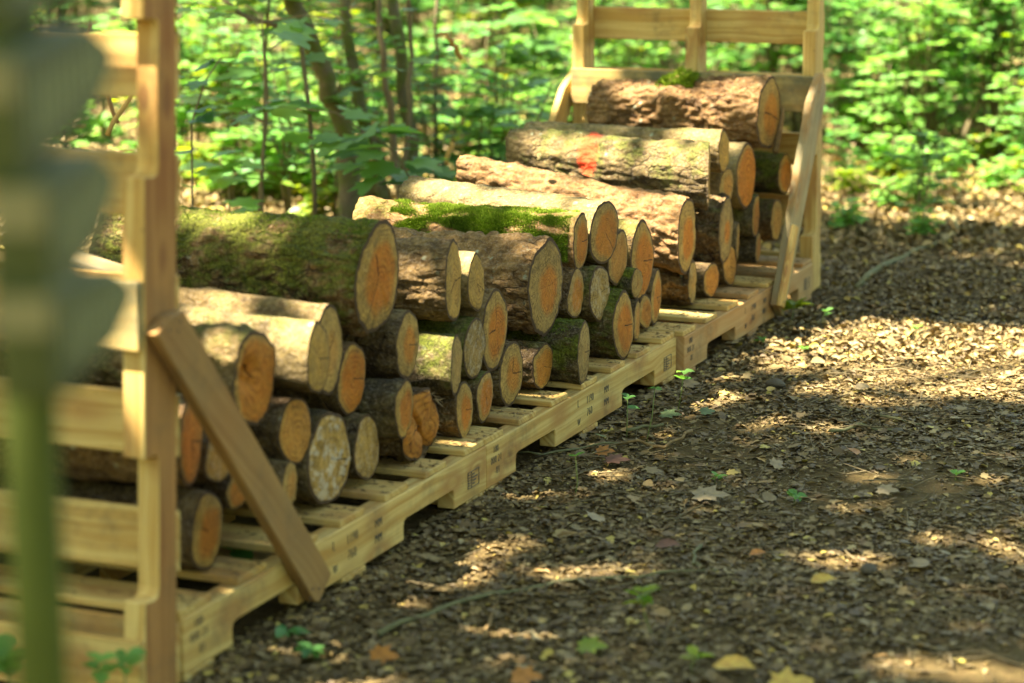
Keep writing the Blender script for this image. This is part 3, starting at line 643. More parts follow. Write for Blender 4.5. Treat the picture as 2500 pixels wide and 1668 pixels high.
for k, (pl, pr, zl, zr, hl, hr_) in enumerate((((-60, -60), (205, -150), 1.34, 1.62, .060, .042), ((-25, 290), (222, 140), 1.32, 1.62, .068, .046), ((45, 610), (226, 440), 1.32, 1.62, .072, .044), ((62, 850), (272, 715), 1.32, 1.64, .062, .040))):
    A = frame_at(*pl, zl)-base; B = frame_at(*pr, zr)-base
    d = (B-A)/np.linalg.norm(B-A); up = np.array([0, 0, 1.]); nrm = np.cross(d, up); nrm /= np.linalg.norm(nrm); th = .034
    V = []; pts = [(A, hl*.5), (A+(B-A)*.06, hl*.55), (A+(B-A)*.75, hr_*.66), (B, hr_*.18)]
    for P, h in pts:
        for s, t in ((-1, -1), (1, -1), (1, 1), (-1, 1)): V.append(P+nrm*th*.5*s+up*h*t)
    F = [(0, 1, 2, 3), (15, 14, 13, 12)]+[(4*i+j, 4*i+(j+1) % 4+4 if False else 4*i+4+j, 4*i+4+(j+1) % 4, 4*i+(j+1) % 4) for i in range(3) for j in range(4)]
    b = mesh_obj('finger_board', V, F, SG, post, smooth=False); bevel_obj(b, .003)
    c = Acc(); r = random.Random(k)
    for q in range(9):
        f = .12+q*.085; P = A+(B-A)*f; hh = hl*.34; 
        for sd in (-1, 1):
            n_ = nrm*sd*(th*.5+.0015); w = d*.0055
            c.add([P+n_-w-up*hh*r.uniform(.4, 1), P+n_+w-up*hh*r.uniform(.4, 1), P+n_+w+up*hh*.8, P+n_-w+up*hh*.8], [(0, 1, 2, 3)])
    c.build('worn_letter_strokes', LW, b, smooth=False)['kind'] = 'stuff'
    e = A-d*.0015; c = Acc(); c.add([e-nrm*.016+up*hl*.12, e+nrm*.016+up*hl*.12, e+nrm*.016+up*hl*.5, e-nrm*.016+up*hl*.5], [(0, 1, 2, 3)]); c.build('lit_sawn_end', EG, b, smooth=False)  # end grain paled on the upper end only: lit corner put into the colour
c = Acc(); A = frame_at(28, 800, 1.46)-base; B = frame_at(36, 960, 1.46)-base; c.tube([A, (A+B)/2, B], [.0045]*3, 8); c.build('teal_strip', M('dark_teal').fin((.005, .05, .06), .5), post)  # narrow dark teal strip beside the post

# ------------------------------------------------------------------ leaves
def tmpl_ovate(n=3, fold=.25):
    xs = np.linspace(0, 1, n+2); w = .36*np.sin(np.pi*xs**.8)**.8; V = [(0, 0, 0)]; F = []
    for x, ww in zip(xs[1:-1], w[1:-1]): V += [(x, 0, -.05*math.sin(3.14*x)), (x, ww, fold*ww), (x, -ww, fold*ww)]
    V.append((1, 0, -.08)); e = len(V)-1
    F += [(0, 1, 2), (0, 3, 1)]
    for i in range(n-1):
        a = 1+3*i; F += [(a, a+3, a+4), (a, a+4, a+1), (a, a+2, a+5), (a, a+5, a+3)]
    a = 1+3*(n-1); F += [(a, e, a+1), (a, a+2, e)]
    return np.array(V), np.array(F)
def tmpl_maple():
    half = [(0, 0), (-.12, .22), (.06, .30), (.12, .48), (.25, .36), (.40, .40), (.62, .50), (.58, .30), (.60, .19), (.80, .17), (1.0, 0)]
    pts = half+[(x, -y) for x, y in half[-2:0:-1]]; V = [(x, y, .10*abs(y)-.12*x*x) for x, y in pts]; c = (.33, 0, -.01); V.append(c); n = len(pts)
    return np.array(V), np.array([(i, (i+1) % n, n) for i in range(n)])
def tmpl_quad():
    return np.array([(0, 0, 0), (.45, .34, .06), (1, 0, -.05), (.45, -.34, .06)]), np.array([(0, 1, 2), (0, 2, 3)])
def tmpl_flake():
    return np.array([(0, 0, 0), (.3, .34, .10), (.8, .22, -.02), (1, -.05, .10), (.6, -.33, .04), (.2, -.2, -.03)]), np.array([(0, 1, 2), (0, 2, 3), (0, 3, 4), (0, 4, 5)])
def tmpl_curl():
    V, F = tmpl_ovate(3, .9); V = V.copy(); V[:, 2] += .45*(V[:, 0]-.5)**2; V[3::3, 1] *= .8; return V, F
SLV = (OV_ := tmpl_ovate())[0]*np.array([1, .28, 1]), OV_[1]
CUB = tmpl_curl()
OV, MAP, QU, FL, CU = tmpl_ovate(), tmpl_maple(), tmpl_quad(), tmpl_flake(), tmpl_curl()
def leaves(tm, P, D, N, S, r):
    """instantiate template: positions, directions, normals, sizes -> verts, faces, rnd"""
    TV, TF = tm; D = D/np.linalg.norm(D, axis=1, keepdims=True); B = np.cross(N, D); B /= np.linalg.norm(B, axis=1, keepdims=True)+1e-9; N = np.cross(D, B)
    V = P[:, None]+S[:, None, None]*(TV[None, :, :1]*D[:, None]+TV[None, :, 1:2]*B[:, None]+TV[None, :, 2:]*N[:, None])
    F = TF[None]+(np.arange(len(P))*len(TV))[:, None, None]
    return V.reshape(-1, 3), F.reshape(-1, 3), np.repeat(r, len(TV))
def leaf_obj(name, parts, mat, parent=None, kind=None):
    Vs, Fs, Rs = [], [], []; k = 0
    for V, F, R in parts: Vs.append(V); Fs.append(F+k); Rs.append(R); k += len(V)
    o = mesh_obj(name, np.concatenate(Vs), np.concatenate(Fs), mat, parent, attrs={'rnd': np.concatenate(Rs)}, smooth=False)
    if kind: o['kind'] = kind
    return o

# ------------------------------------------------------------------ undergrowth plants (prototypes, then copies)
def plant_parts(r, h, nst, nbr, lpb, size, tm, spread, droop=.1):
    st = Acc(); P, D, N, S = [], [], [], []
    for q in range(nst):
        az = r.uniform(0, 6.28); ln = r.uniform(.0, spread*.5); top = np.array([math.cos(az)*ln, math.sin(az)*ln, h*r.uniform(.75, 1.05)])
        b0 = np.array([r.uniform(-.03, .03), r.uniform(-.03, .03), -.02]); pts = [b0+(top-b0)*f+np.array([r.normal(0, .012), r.normal(0, .012), 0])*(f > 0) for f in (0, .25, .5, .75, 1)]
        rr = .004+.005*h; st.tube(pts, [rr, rr*.85, rr*.7, rr*.5, rr*.3], 5)
        for b in range(nbr):
            f = r.uniform(.28, 1); i = min(3, int(f*4)); c = pts[i]+(pts[i+1]-pts[i])*(f*4-i); a2 = b*2.4+r.uniform(-.4, .4); bl = spread*r.uniform(.35, 1.)*(1.15-.6*f)
            dr = np.array([math.cos(a2), math.sin(a2), r.uniform(-.05, .35)]); e = c+dr*bl-np.array([0, 0, droop*bl]); md = (c+e)/2+np.array([0, 0, .08*bl]); st.tube([c, md, e], [rr*.4, rr*.3, rr*.15], 4, cap=False)
            for l in range(lpb):
                g = (l+.6)/lpb; p = (c*(1-g)+md*g*2*(1-g)+e*g*g) if False else c+(md-c)*min(1, 2*g)+(e-md)*max(0, 2*g-1)
                sd = 1 if l % 2 else -1; pd = dr*.6+np.cross(dr, (0, 0, 1))*sd*r.uniform(.5, 1.1)+np.array([0, 0, r.uniform(-.25, .1)])
                P.append(p); D.append(pd); N.append(np.array([r.normal(0, .28), r.normal(0, .28), 1])); S.append(size*r.uniform(.6, 1.2))
    return st, leaves(tm, np.array(P), np.array(D), np.array(N), np.array(S), r.uniform(0, 1, len(P)))
def make_plant(kind, seed, args, mat):
    r = np.random.default_rng(seed); t = empty(kind); st, lv = plant_parts(r, *args); st.build('stem', STEM if 'seedling' not in kind else GSTEM, t); leaf_obj('foliage', [lv], mat, t); return t
def put(proto, used, x, y, sc_, rz, label, cat, group=None):
    t = proto
    if used:
        t = proto.copy(); COL.objects.link(t)
        for ch in proto.children:
            c = ch.copy(); COL.objects.link(c); c.parent = t
    t.location = (x, y, gz(x, y)); t.rotation_euler = (0, 0, rz); t.scale = (sc_,)*3; tag(t, label, cat, group)
    if not group and 'group' in t: del t['group']
    return t
kinds = {
 'maple_sapling': [(make_plant('maple_sapling', 11+i, (.45+.1*i, 2, 9, 4, .10, MAP, .30), LEAF)) for i in range(4)],
 'leafy_sapling': [(make_plant('leafy_sapling', 31+i, (.65+.12*i, 3, 10, 6, .068, OV, .34), [LEAF, LEAFD, LEAF, LEAFY][i])) for i in range(4)],
 'shrub': [(make_plant('shrub', 51+i, (.95+.15*i, 6, 14, 9, .055, OV, .5), [LEAF, LEAFD, LEAF, LEAFD][i])) for i in range(4)],
 'low_plant': [(make_plant('low_plant', 71+i, (.16+.04*i, 5, 5, 4, .06, OV, .15), [LEAF, LEAFY, LEAF][i % 3])) for i in range(3)],
}
used = set()
def place(kind, x, y, s=1., label=None, cat=None, group=None):
    lst = kinds[kind]; i = rng.integers(len(lst)); p = lst[i]; u = (kind, i) in used; used.add((kind, i))
    return put(p, u, x, y, s, rng.uniform(0, 6.28), label, cat, group)
LB = {'maple_sapling': 'low lobed-leaf maple sapling in the blurred undergrowth beyond the logs', 'leafy_sapling': 'thin oval-leaved sapling in the blurred undergrowth beyond the logs',
      'shrub': 'dense bushy shrub of small leaves in the blurred wood beyond the logs', 'low_plant': 'ankle-high leafy plant on the blurred forest floor beyond the logs'}
CT = {'maple_sapling': 'sapling', 'leafy_sapling': 'sapling', 'shrub': 'shrub', 'low_plant': 'plant'}
GP = {'maple_sapling': 'maple saplings of the undergrowth', 'leafy_sapling': 'oval-leaved saplings of the undergrowth', 'shrub': 'shrubs in the wood behind', 'low_plant': 'low plants of the forest floor'}
def zone(n, pxr, pyr, probs, srange, rej=None):
    for _ in range(n):
        px, py = rng.uniform(*pxr), rng.uniform(*pyr)**1
        if rej and rej(px, py): continue
        P = hit(px, py); x, y = P[0], P[1]
        if (-1.15 < x < .3 and -.5 < y < 4.3): continue
        k = rng.choice(list(probs), p=list(probs.values())); s = rng.uniform(*srange)
        place(k, x, y, s, LB[k], CT[k], GP[k])
zone(72, (380, 1400), (250, 560), {'maple_sapling': .34, 'leafy_sapling': .22, 'low_plant': .44}, (.6, 1.), lambda px, py: py > 300+.28*(px-380)+160)
zone(84, (-100, 1700), (60, 260), {'maple_sapling': .25, 'leafy_sapling': .3, 'shrub': .2, 'low_plant': .25}, (.8, 1.3))
zone(60, (-150, 2650), (-90, 60), {'shrub': .5, 'leafy_sapling': .3, 'maple_sapling': .2}, (1.0, 1.7))
zone(62, (2020, 2650), (60, 400), {'shrub': .30, 'leafy_sapling': .30, 'low_plant': .25, 'maple_sapling': .15}, (.45, 1.1))
zone(44, (2050, 2650), (290, 470), {'low_plant': .6, 'leafy_sapling': .4}, (.6, 1.1))
zone(26, (2030, 2650), (400, 600), {'low_plant': .85, 'leafy_sapling': .15}, (.35, .7))
zone(34, (1400, 2010), (60, 380), {'leafy_sapling': .4, 'shrub': .3, 'maple_sapling': .3}, (.7, 1.1))
zone(14, (-300, 360), (200, 500), {'maple_sapling': .5, 'low_plant': .5}, (.6, 1.))

# hazel stems behind the stack: bases on the ground, tops beyond the picture
def stem_tree(name, label, pts, r0, r1, mat=MSTEM, cat='tree', nleaf=0, seed=1, part='trunk', ls=.06):
    """pts: (px,py,distance along the view axis)"""
    P = [frame_at(*p) for p in pts]; t = empty(name, (float(P[0][0]), float(P[0][1]), 0), label, cat, 'hazel stems behind the stack' if name == 'hazel_stem' else None)
    base_ = np.array([P[0][0], P[0][1], 0]); Q = [p-base_ for p in P]; r = np.random.default_rng(seed); fine = []
    for i in range(len(Q)-1):
        for f in (0, .33, .66): fine.append(Q[i]+(Q[i+1]-Q[i])*f+r.normal(0, .006, 3)*(i > 0 or f > 0))
    fine.append(Q[-1]); n = len(fine); rr = [(r0+(r1-r0)*i/(n-1))*r.uniform(.93, 1.07) for i in range(n)]
    a = Acc(); a.tube(fine, rr, 10); a.build(part, mat, t)
    if nleaf:
        br = Acc(); PP, DD, NN, SS = [], [], [], []
        for q in range(nleaf):
            i = r.integers(max(1, n//3), n-1); c = fine[i]; az = r.uniform(0, 6.28); dr = np.array([math.cos(az), math.sin(az), r.uniform(0, .4)]); L = r.uniform(.12, .34); e = c+dr*L; br.tube([c, (c+e)/2+np.array([0, 0, .02]), e], [.003, .002, .001], 4, cap=False)
            for l in range(5):
                g = (l+1)/5; p = c+(e-c)*g; sd = 1 if l % 2 else -1; PP.append(p); DD.append(dr*.7+np.cross(dr, (0, 0, 1))*sd*.8+np.array([0, 0, -.15])); NN.append(np.array([r.normal(0, .25), r.normal(0, .25), 1])); SS.append(ls*r.uniform(.7, 1.2))
        br.build('twigs', STEM, t); leaf_obj('foliage', [leaves(OV if ls < .07 else MAP, np.array(PP), np.array(DD), np.array(NN), np.array(SS), r.uniform(0, 1, len(PP)))], LEAF, t)
    return t
stem_tree('hazel_stem', 'thick leaning mossy stem, curving up to the left behind the stack', [(862, 560, 7.9), (852, 420, 7.85), (848, 340, 7.8), (810, 230, 7.7), (765, 120, 7.6), (700, -40, 7.5), (660, -200, 7.4)], .040, .028, nleaf=10, seed=2, ls=.075)
stem_tree('hazel_stem', 'straight brown stem third from the left in the clump behind the stack', [(950, 520, 8.2), (915, 380, 8.2), (872, 240, 8.15), (850, 100, 8.1), (836, -120, 8.)], .026, .018, nleaf=8, seed=3)
stem_tree('hazel_stem', 'slim dark bare stem in the middle of the clump behind the stack', [(985, 520, 8.0), (958, 340, 8.), (944, 215, 7.95), (930, 80, 7.9), (915, -100, 7.9)], .015, .010, STEM, seed=4)
stem_tree('hazel_stem', 'straight brown stem at the right of the clump, widening towards its foot', [(1030, 520, 8.3), (1000, 330, 8.3), (985, 180, 8.25), (965, 40, 8.2), (950, -120, 8.2)], .027, .020, nleaf=8, seed=5)
stem_tree('hazel_stem', 'forking thin stem crossing the clump to the upper right', [(975, 500, 8.1), (1000, 250, 8.1), (1000, 100, 8.1), (1010, -60, 8.)], .012, .007, STEM, seed=6)
stem_tree('hazel_stem', 'very thin upright stem at the far right of the clump', [(1065, 480, 8.6), (1062, 250, 8.6), (1070, 60, 8.6), (1066, -60, 8.6)], .009, .007, STEM, nleaf=4, seed=7)
stem_tree('young_tree', 'thin dark upright sapling stem between the near frame and the leaning stem', [(640, 600, 7.4), (643, 300, 7.4), (650, 130, 7.4), (662, -60, 7.4)], .007, .005, STEM, nleaf=9, seed=8, ls=.085)
stem_tree('young_tree', 'thin stem bowing down to the right, joining in front of the leaning stem', [(770, 560, 7.2), (745, 130, 7.2), (700, 85, 7.2), (620, 45, 7.2), (545, 0, 7.2), (480, -60, 7.2)], .008, .006, STEM, nleaf=6, seed=9, ls=.09)
stem_tree('dead_stalk', 'bleached dead stalk leaning right, seen through the upper gap of the near frame', [(262, 330, 5.9), (315, 245, 5.9), (352, 175, 5.9), (380, 90, 5.9)], .007, .004, WOOD, cat='stalk', part='stalk')
stem_tree('dead_stalk', 'tan dead stalk leaning left, seen through the upper gap of the near frame', [(288, 300, 6.0), (262, 235, 6.0), (238, 165, 6.0), (222, 60, 6.)], .006, .005, BRACE, cat='stalk', part='stalk')
stem_tree('dead_stalk', 'short arched white dead stem, sunlit, right of the stem clump', [(1126, 143, 7.2), (1112, 115, 7.15), (1096, 92, 7.1), (1078, 80, 7.1)], .009, .006, WOOD, cat='stalk', part='stalk')
stem_tree('dead_stalk', 'pale snapped stick pointing up behind the sloping log', [(1092, 400, 7.6), (1096, 372, 7.6), (1105, 348, 7.6)], .008, .007, WOOD, cat='stalk', part='stalk')
stem_tree('dead_stalk', 'leaning dry stick in the undergrowth at the upper right', [(2340, 380, 10.), (2365, 300, 10.), (2400, 230, 10.), (2450, 170, 10.)], .018, .012, STEM, cat='stalk', part='stalk')
# nearer maple branch spray over the logs
def spray(label, pts, z, n, ls, seed, mat=LEAF):
    P = [frame_at(px, py, z) for px, py in pts]; r = np.random.default_rng(seed); t = empty('maple_sapling', (float(P[0][0]), float(P[0][1]), 0), label, 'sapling'); b = np.array([P[0][0], P[0][1], 0.]); Q = [p-b for p in P]
    a = Acc(); a.tube([np.array([0, 0, -.02])]+Q, [.004]+[.0035-.002*i/len(Q) for i in range(len(Q))], 6); a.build('stem', STEM, t); PP, DD, NN, SS = [], [], [], []
    for q in range(n):
        i = r.integers(0, len(Q)-1); f = r.uniform(); c = Q[i]+(Q[i+1]-Q[i])*f; az = r.uniform(0, 6.28); dr = np.array([math.cos(az), math.sin(az), r.uniform(-.2, .15)]); PP.append(c+dr*r.uniform(.01, .10)); DD.append(dr); NN.append(np.array([r.normal(-.1, .25), r.normal(-.2, .25), 1])); SS.append(ls*r.uniform(.7, 1.15))
    leaf_obj('foliage', [leaves(MAP, np.array(PP), np.array(DD), np.array(NN), np.array(SS), r.uniform(0, 1, n))], mat, t)
spray('maple sapling with large lobed leaves spread behind the left end of the mossy log', [(960, 560), (950, 470), (900, 330), (820, 275), (690, 262), (620, 262)], 7.1, 26, .13, 21)
spray('maple sapling holding broad leaves right below the stem clump', [(1030, 560), (1010, 450), (960, 370), (900, 320), (870, 330)], 7.0, 24, .12, 22)
spray('leafy twig with big leaves at the top edge above the dark sapling stem', [(640, 560), (646, 200), (640, 40), (600, 10)], 7.0, 8, .13, 23)
spray('sapling with drooping dark leaves right beside the near frame post', [(470, 560), (468, 300), (500, 200), (540, 140)], 6.6, 16, .10, 24, LEAFD)
spray('broad-leaved sapling low behind the largest log near the near post', [(560, 600), (560, 440), (600, 410), (520, 400)], 7.0, 14, .11, 25)
spray('leafy sapling reaching up to the left post of the far frame', [(1300, 500), (1310, 300), (1350, 200), (1380, 180)], 7.9, 18, .10, 26)
# mossy mound
a = Acc(); P = hit(690, 480)
for k, (dx, r_) in enumerate(((0, .12), (.17, .09), (-.13, .08))):
    pts = []; 
    bm = bmesh.new(); bmesh.ops.create_icosphere(bm, subdivisions=4, radius=r_)
    for v in bm.verts: v.co *= 1+.28*mn.noise(v.co*22); v.co.z *= .7
    a.add([tuple(v.co+Vector((dx, dx*.3, r_*.35))) for v in bm.verts], [[v.index for v in f.verts] for f in bm.faces]); bm.free()
MO = M('cushion_moss'); _c = MO.n('ShaderNodeTexCoord').outputs['Object']; MO = MO.fin(MO.mix(MO.noise(_c, 60., 4), (.03, .06, .006), (.16, .22, .02)), .9, MO.bump(MO.noise(_c, 120., 4), 1., .01))
o = a.build('moss_mound', MO, loc=(P[0], P[1], 0)); tag(o, 'bright green moss mound on the forest floor behind the largest log', 'moss')

# ------------------------------------------------------------------ leaf litter
lm = M('dead_leaf'); rr_ = lm.gattr('rnd')
lc = lm.ramp(rr_, [(0, (.095, .060, .020)), (.3, (.15, .10, .034)), (.6, (.215, .15, .052)), (.88, (.25, .185, .07)), (.955, (.38, .29, .12)), (.955, (.42, .25, .09)), (.985, (.48, .38, .08))])
lc = lm.mix(lm.ramp(lm.noise(lm.n('ShaderNodeTexCoord').outputs['Object'], 110., 4), [(.4, 0), (.7, .5)]), lc, lm.hsv(lc, v=.5))
DEAD = lm.fin(lc, .6, None, .4)
def litter(name, n, sampler, smin, smax, tm, flat=.35, lift=.012, rp=1.):
    xy = sampler(n); n = len(xy); z = np.array([gz(x, y) for x, y in xy]); az = rng.uniform(0, 6.28, n); S = smin+(smax-smin)*rng.uniform(0, 1, n)**2
    P = np.stack([xy[:, 0], xy[:, 1], z+rng.uniform(0, lift, n)], 1); D = np.stack([np.cos(az), np.sin(az), rng.normal(0, flat*.6, n)], 1); N = np.stack([rng.normal(0, flat, n), rng.normal(0, flat, n), np.ones(n)], 1)
    return leaves(tm, P, D, N, S, rng.uniform(0, 1, n)**rp)
def samp_px(x0, x1, y0, y1, cond=None):          # evenly over the photographed floor, denser near the camera
    def f(n):
        out = []
        for px, py in zip(rng.uniform(x0, x1, n), rng.uniform(y0, y1, n)):
            P = hit(px, py)
            if -.77 < P[0] < .02 and -.1 < P[1] < 3.72: continue
            out.append((P[0], P[1]))
        return np.array(out)
    return f
def samp_box(x0, x1, y0, y1): return lambda n: np.stack([rng.uniform(x0, x1, n), rng.uniform(y0, y1, n)], 1)
def front(n):
    a = samp_box(-.1, 2.4, -.4, 5.2)(n); a = a[np.array([mn.noise((x*2.2, y*2.2, 7.7))+.35*mn.noise((x*9, y*9, 1)) for x, y in a]) < rng.uniform(.05, .75, len(a))]; k = (a[:, 0] > .012)|(a[:, 1] > 3.75); return a[k]
parts = [litter('', 120000, front, .004, .012, FL, .16, .005, 1.0), litter('', 26000, front, .010, .022, CU, .2, .007, 1.0), litter('', 42000, front, .008, .026, MAP, .24, .009, 1.1), litter('', 22000, front, .010, .030, SLV, .25, .009, 1.0), litter('', 320, front, .03, .05, MAP, .4, .014, .7), litter('', 3200, samp_box(-.03, .07, .0, 3.6), .008, .022, MAP, .3, .008, 1.), litter('', 4000, samp_box(-.04, .06, .0, 3.6), .005, .014, FL, .3, .006, 1.), litter('', 500, front, .03, .045, OV, .3, .014, .8),
         litter('', 30000, samp_px(-100, 2650, -30, 520), .015, .04, FL, .5, .02, .3), litter('', 16000, samp_px(-100, 2650, 100, 620), .02, .045, CU, .5, .03, .3), litter('', 9000, samp_px(1700, 2650, 380, 900), .012, .03, CU, .35, .015, .5)]  # far litter skewed to pale tones: sunlit brightness put into its colour
ll = leaf_obj('leaf_litter', parts, DEAD); tag(ll, 'brown fallen leaf litter covering the path and forest floor', 'leaf litter', kind='stuff')
# crumbs of bark and twiglets
TW = Acc()
for q in range(2600):
    x, y = rng.uniform(.06, 2.2), rng.uniform(-.3, 5); az = rng.uniform(0, 6.28); L = rng.uniform(.015, .06); z = gz(x, y)+.008; d = np.array([math.cos(az), math.sin(az), rng.normal(0, .12)])*L; c = np.array([x, y, z]); r_ = rng.uniform(.0008, .002)
    TW.tube([c-d, c+rng.normal(0, .003, 3), c+d], [r_, r_, r_*.6], 4, cap=False)
tag(TW.build('twig_litter', STEM), 'broken twiglets strewn over the path', 'twig litter', kind='stuff')

def stick(label, pts, r0, r1, mat=STEM, name='fallen_branch', cat='branch', lift=.012):
    P = [hit(px, py, 2, lift) for px, py in pts]; fine = []
    for i in range(len(P)-1):
        for f in (0, .5): fine.append(P[i]*(1-f)+P[i+1]*f+rng.normal(0, .003, 3))
    fine.append(P[-1]); n = len(fine); V, F = tube(fine, [(r0+(r1-r0)*i/(n-1))*rng.uniform(.85, 1.15) for i in range(n)], 7)
    return tag(mesh_obj(name, V, F, mat), label, cat)
SK = M('grey_green_twig_bark'); _c = SK.n('ShaderNodeTexCoord').outputs['Object']; SK = SK.fin(SK.mix(SK.noise(_c, 40., 4), (.09, .09, .035), (.21, .20, .09)), .85)
stick('long thin greenish stick lying across the foreground path', [(925, 1545), (1040, 1500), (1130, 1470), (1260, 1440), (1370, 1418), (1500, 1410), (1620, 1400), (1750, 1393)], .005, .0025, SK)
stick('short side twig meeting the long foreground stick from below', [(1180, 1555), (1195, 1520), (1205, 1480), (1215, 1470)], .0035, .0025, SHR)
stick('thin twig running from the middle pallet notch along the leaves', [(1262, 1103), (1330, 1108), (1380, 1098), (1440, 1088), (1510, 1082)], .0025, .002, SK)
stick('curved crooked twig below the lettered middle pallet', [(1500, 1083), (1560, 1082), (1620, 1092), (1660, 1070), (1688, 1052)], .003, .004, SHR)
stick('forked pale twig beside the path at centre right', [(1530, 1050), (1570, 1040), (1620, 1036)], .004, .003, SK)
stick('long grey branch lying in the leaves at the upper right', [(2085, 700), (2160, 650), (2230, 615), (2300, 590), (2340, 562), (2330, 530), (2290, 520)], .010, .006, SK)
stick('small grey stick lying on the sunlit part of the path', [(2020, 1055), (2100, 1040), (2180, 1050)], .004, .003, SK)
stick('curled twig on the path at the lower centre', [(1715, 1330), (1690, 1350), (1685, 1375), (1720, 1390)], .0035, .003, SK)
stick('straight twig at the right beyond the sunlit patch', [(2150, 1015), (2220, 1030), (2270, 1042)], .004, .002, SK)
stick('dark stick half buried at the bottom left of the path', [(1370, 1310), (1400, 1305), (1430, 1302)], .006, .005, SHR)
# stones
ST = M('path_stone'); _c = ST.n('ShaderNodeTexCoord').outputs['Object']; ST = ST.fin(ST.mix(ST.noise(_c, 40., 5), (.05, .04, .025), (.12, .10, .06)), .8, ST.bump(ST.noise(_c, 90., 4), .6, .003))
for px, py, s, lb in ((1895, 945, .026, 'brown stone on the path at the edge of the shade, right of the far pallet'), (2190, 1064, .016, 'grey stone at the right edge of the path'), (2120, 1402, .016, 'dark flat stone in the lower right of the path')):
    bm = bmesh.new(); bmesh.ops.create_icosphere(bm, subdivisions=3, radius=s)
    for v in bm.verts: v.co *= 1+.35*mn.noise(v.co*30+Vector((px, 0, 0))); v.co.z *= .6
    P = hit(px, py); me = bpy.data.meshes.new('stone'); bm.to_mesh(me); bm.free(); me.materials.append(ST); o = bpy.data.objects.new('stone', me); COL.objects.link(o); o.location = (P[0], P[1], .008); tag(o, lb, 'stone')
# single conspicuous fallen leaves
def dl(name, col, sp=None):
    m = M(name); c = m.n('ShaderNodeTexCoord').outputs['Object']; return m.fin(m.mix(m.ramp(m.noise(c, 70., 4), [(.42, 0), (.65, .7)]), col, sp or tuple(v*.5 for v in col)), .55, None, .4)
YL = dl('yellow_leaf', (.52, .36, .06), (.34, .17, .03)); RL = dl('reddish_leaf', (.17, .075, .04)); OL = dl('orange_leaf', (.38, .16, .03)); TL = dl('tan_leaf', (.30, .225, .11)); GL = dl('pale_green_leaf', (.11, .16, .055))
for px, py, s, az, tm, mt, tilt, lb in (
    (1790, 1625, .075, 0., OV, YL, .15, 'oval golden leaf at the bottom edge right of centre'), (1945, 1668, .075, .9, MAP, YL, .5, 'yellow pointed leaf standing at the very bottom edge'),
    (1290, 1650, .06, .2, MAP, OL, .4, 'orange leaf lit at its edge, bottom centre'), (940, 1600, .06, .1, MAP, OL, .5, 'rust brown curled leaf at the lower left of the path'),
    (1630, 1330, .06, .3, OV, RL, .2, 'dull red leaf on the path at lower centre'), (1510, 1120, .065, .2, MAP, RL, .2, 'reddish brown leaf below the middle pallet'),
    (1900, 1130, .045, 1.2, MAP, TL, .6, 'pale upright leaf in the centre of the path'), (2170, 1195, .055, .0, MAP, TL, .3, 'tan leaf at the right of the path centre'),
    (1740, 1205, .075, .3, MAP, TL, .2, 'long curled straw coloured leaf at centre of the path'), (2080, 1100, .06, 2.3, OV, OL, .3, 'half orange half tan leaf on the path'),
    (2105, 945, .05, .4, OV, TL, .4, 'pale leaf lying in the sun patch'), (1455, 1258, .06, 2., MAP, TL, .4, 'folded tan leaf left of centre on the path'),
    (2250, 1375, .05, 1., OV, TL, .3, 'tan leaf in the lower right of the path'), 
    (1450, 1575, .06, .2, MAP, LEAFY, .3, 'yellow green leaf cluster at the bottom centre'), (2010, 1415, .06, .5, OV, YL, .2, 'mustard leaf right of the lower centre'),
    (1450, 1058, .055, 2.8, MAP, GL, .3, 'wilted pale green leaf under the lettered pallet side'), (1640, 1010, .06, .1, MAP, GL, .25, 'wilted green leaf between the seedlings in front of the middle pallet'),
    (1730, 1003, .045, .6, MAP, GL, .35, 'wilted green leaf right of the tallest seedling'), (1690, 935, .05, .2, MAP, TL, .5, 'folded tan leaf at the foot of the middle pallet end'),
    (1480, 1100, .05, .2, MAP, OL, .4, 'orange curled leaf beside the thin twig'), (1850, 1350, .04, .5, OV, OL, .2, 'small orange leaf at lower centre of the path')):
    V, F = tm; V = V-np.array([.5, 0, 0]); P = hit(px, py, 2, .02); o = mesh_obj('fallen_leaf', V*s*(.8 if s < .07 else .95), F, mt, loc=tuple(P), attrs={'rnd': rng.uniform(0, 1, len(V))}, smooth=False); o.rotation_euler = (tilt, -.15, az); tag(o, lb, 'leaf')
# seedlings along the pallets
def seedling(label, foot, top, n, ls, seed, mat=LEAF, rad=.0013, tm=OV):
    B = hit(*foot); zt = ((np.asarray(foot)-np.asarray(top))[1])*np.linalg.norm(B-CAM)/FPX; r = np.random.default_rng(seed)
    T_ = B+_R*((top[0]-foot[0])*np.linalg.norm(B-CAM)/FPX)+np.array([0, 0, zt]); t = empty('seedling', tuple(B), label, 'seedling'); a = Acc(); Tt = T_-B; a.tube([(0, 0, -.01), Tt*.5+r.normal(0, .004, 3), Tt], [rad, rad, rad*.7], 5); a.build('stem', GSTEM, t)
    PP = []; DD = []; NN = []; SS = []
    for q in range(n):
        az = q*2.3+r.uniform(0, .6); f = 1-.35*(q//3)/max(1, n/3); PP.append(Tt*f); DD.append(np.array([math.cos(az), math.sin(az), r.uniform(-.2, .5)])); NN.append(np.array([r.normal(0, .3), r.normal(0, .3), 1])); SS.append(ls*r.uniform(.6, 1.1))
    leaf_obj('foliage', [leaves(tm, np.array(PP), np.array(DD), np.array(NN), np.array(SS), r.uniform(0, 1, n))], mat, t)
seedling('tallest fresh green seedling, before the joint of the middle and far pallets', (1652, 1012), (1668, 905), 6, .034, 1)
seedling('seedling with a bluish leaf touching the lettered pallet side', (1530, 1070), (1531, 968), 4, .032, 2, LEAFD)
seedling('bare thin seedling stem between two leafier ones before the middle pallet', (1575, 1085), (1597, 945), 3, .025, 3)
seedling('seedling crossing the joint of the near and middle pallets', (1200, 1190), (1184, 1120), 3, .02, 4)
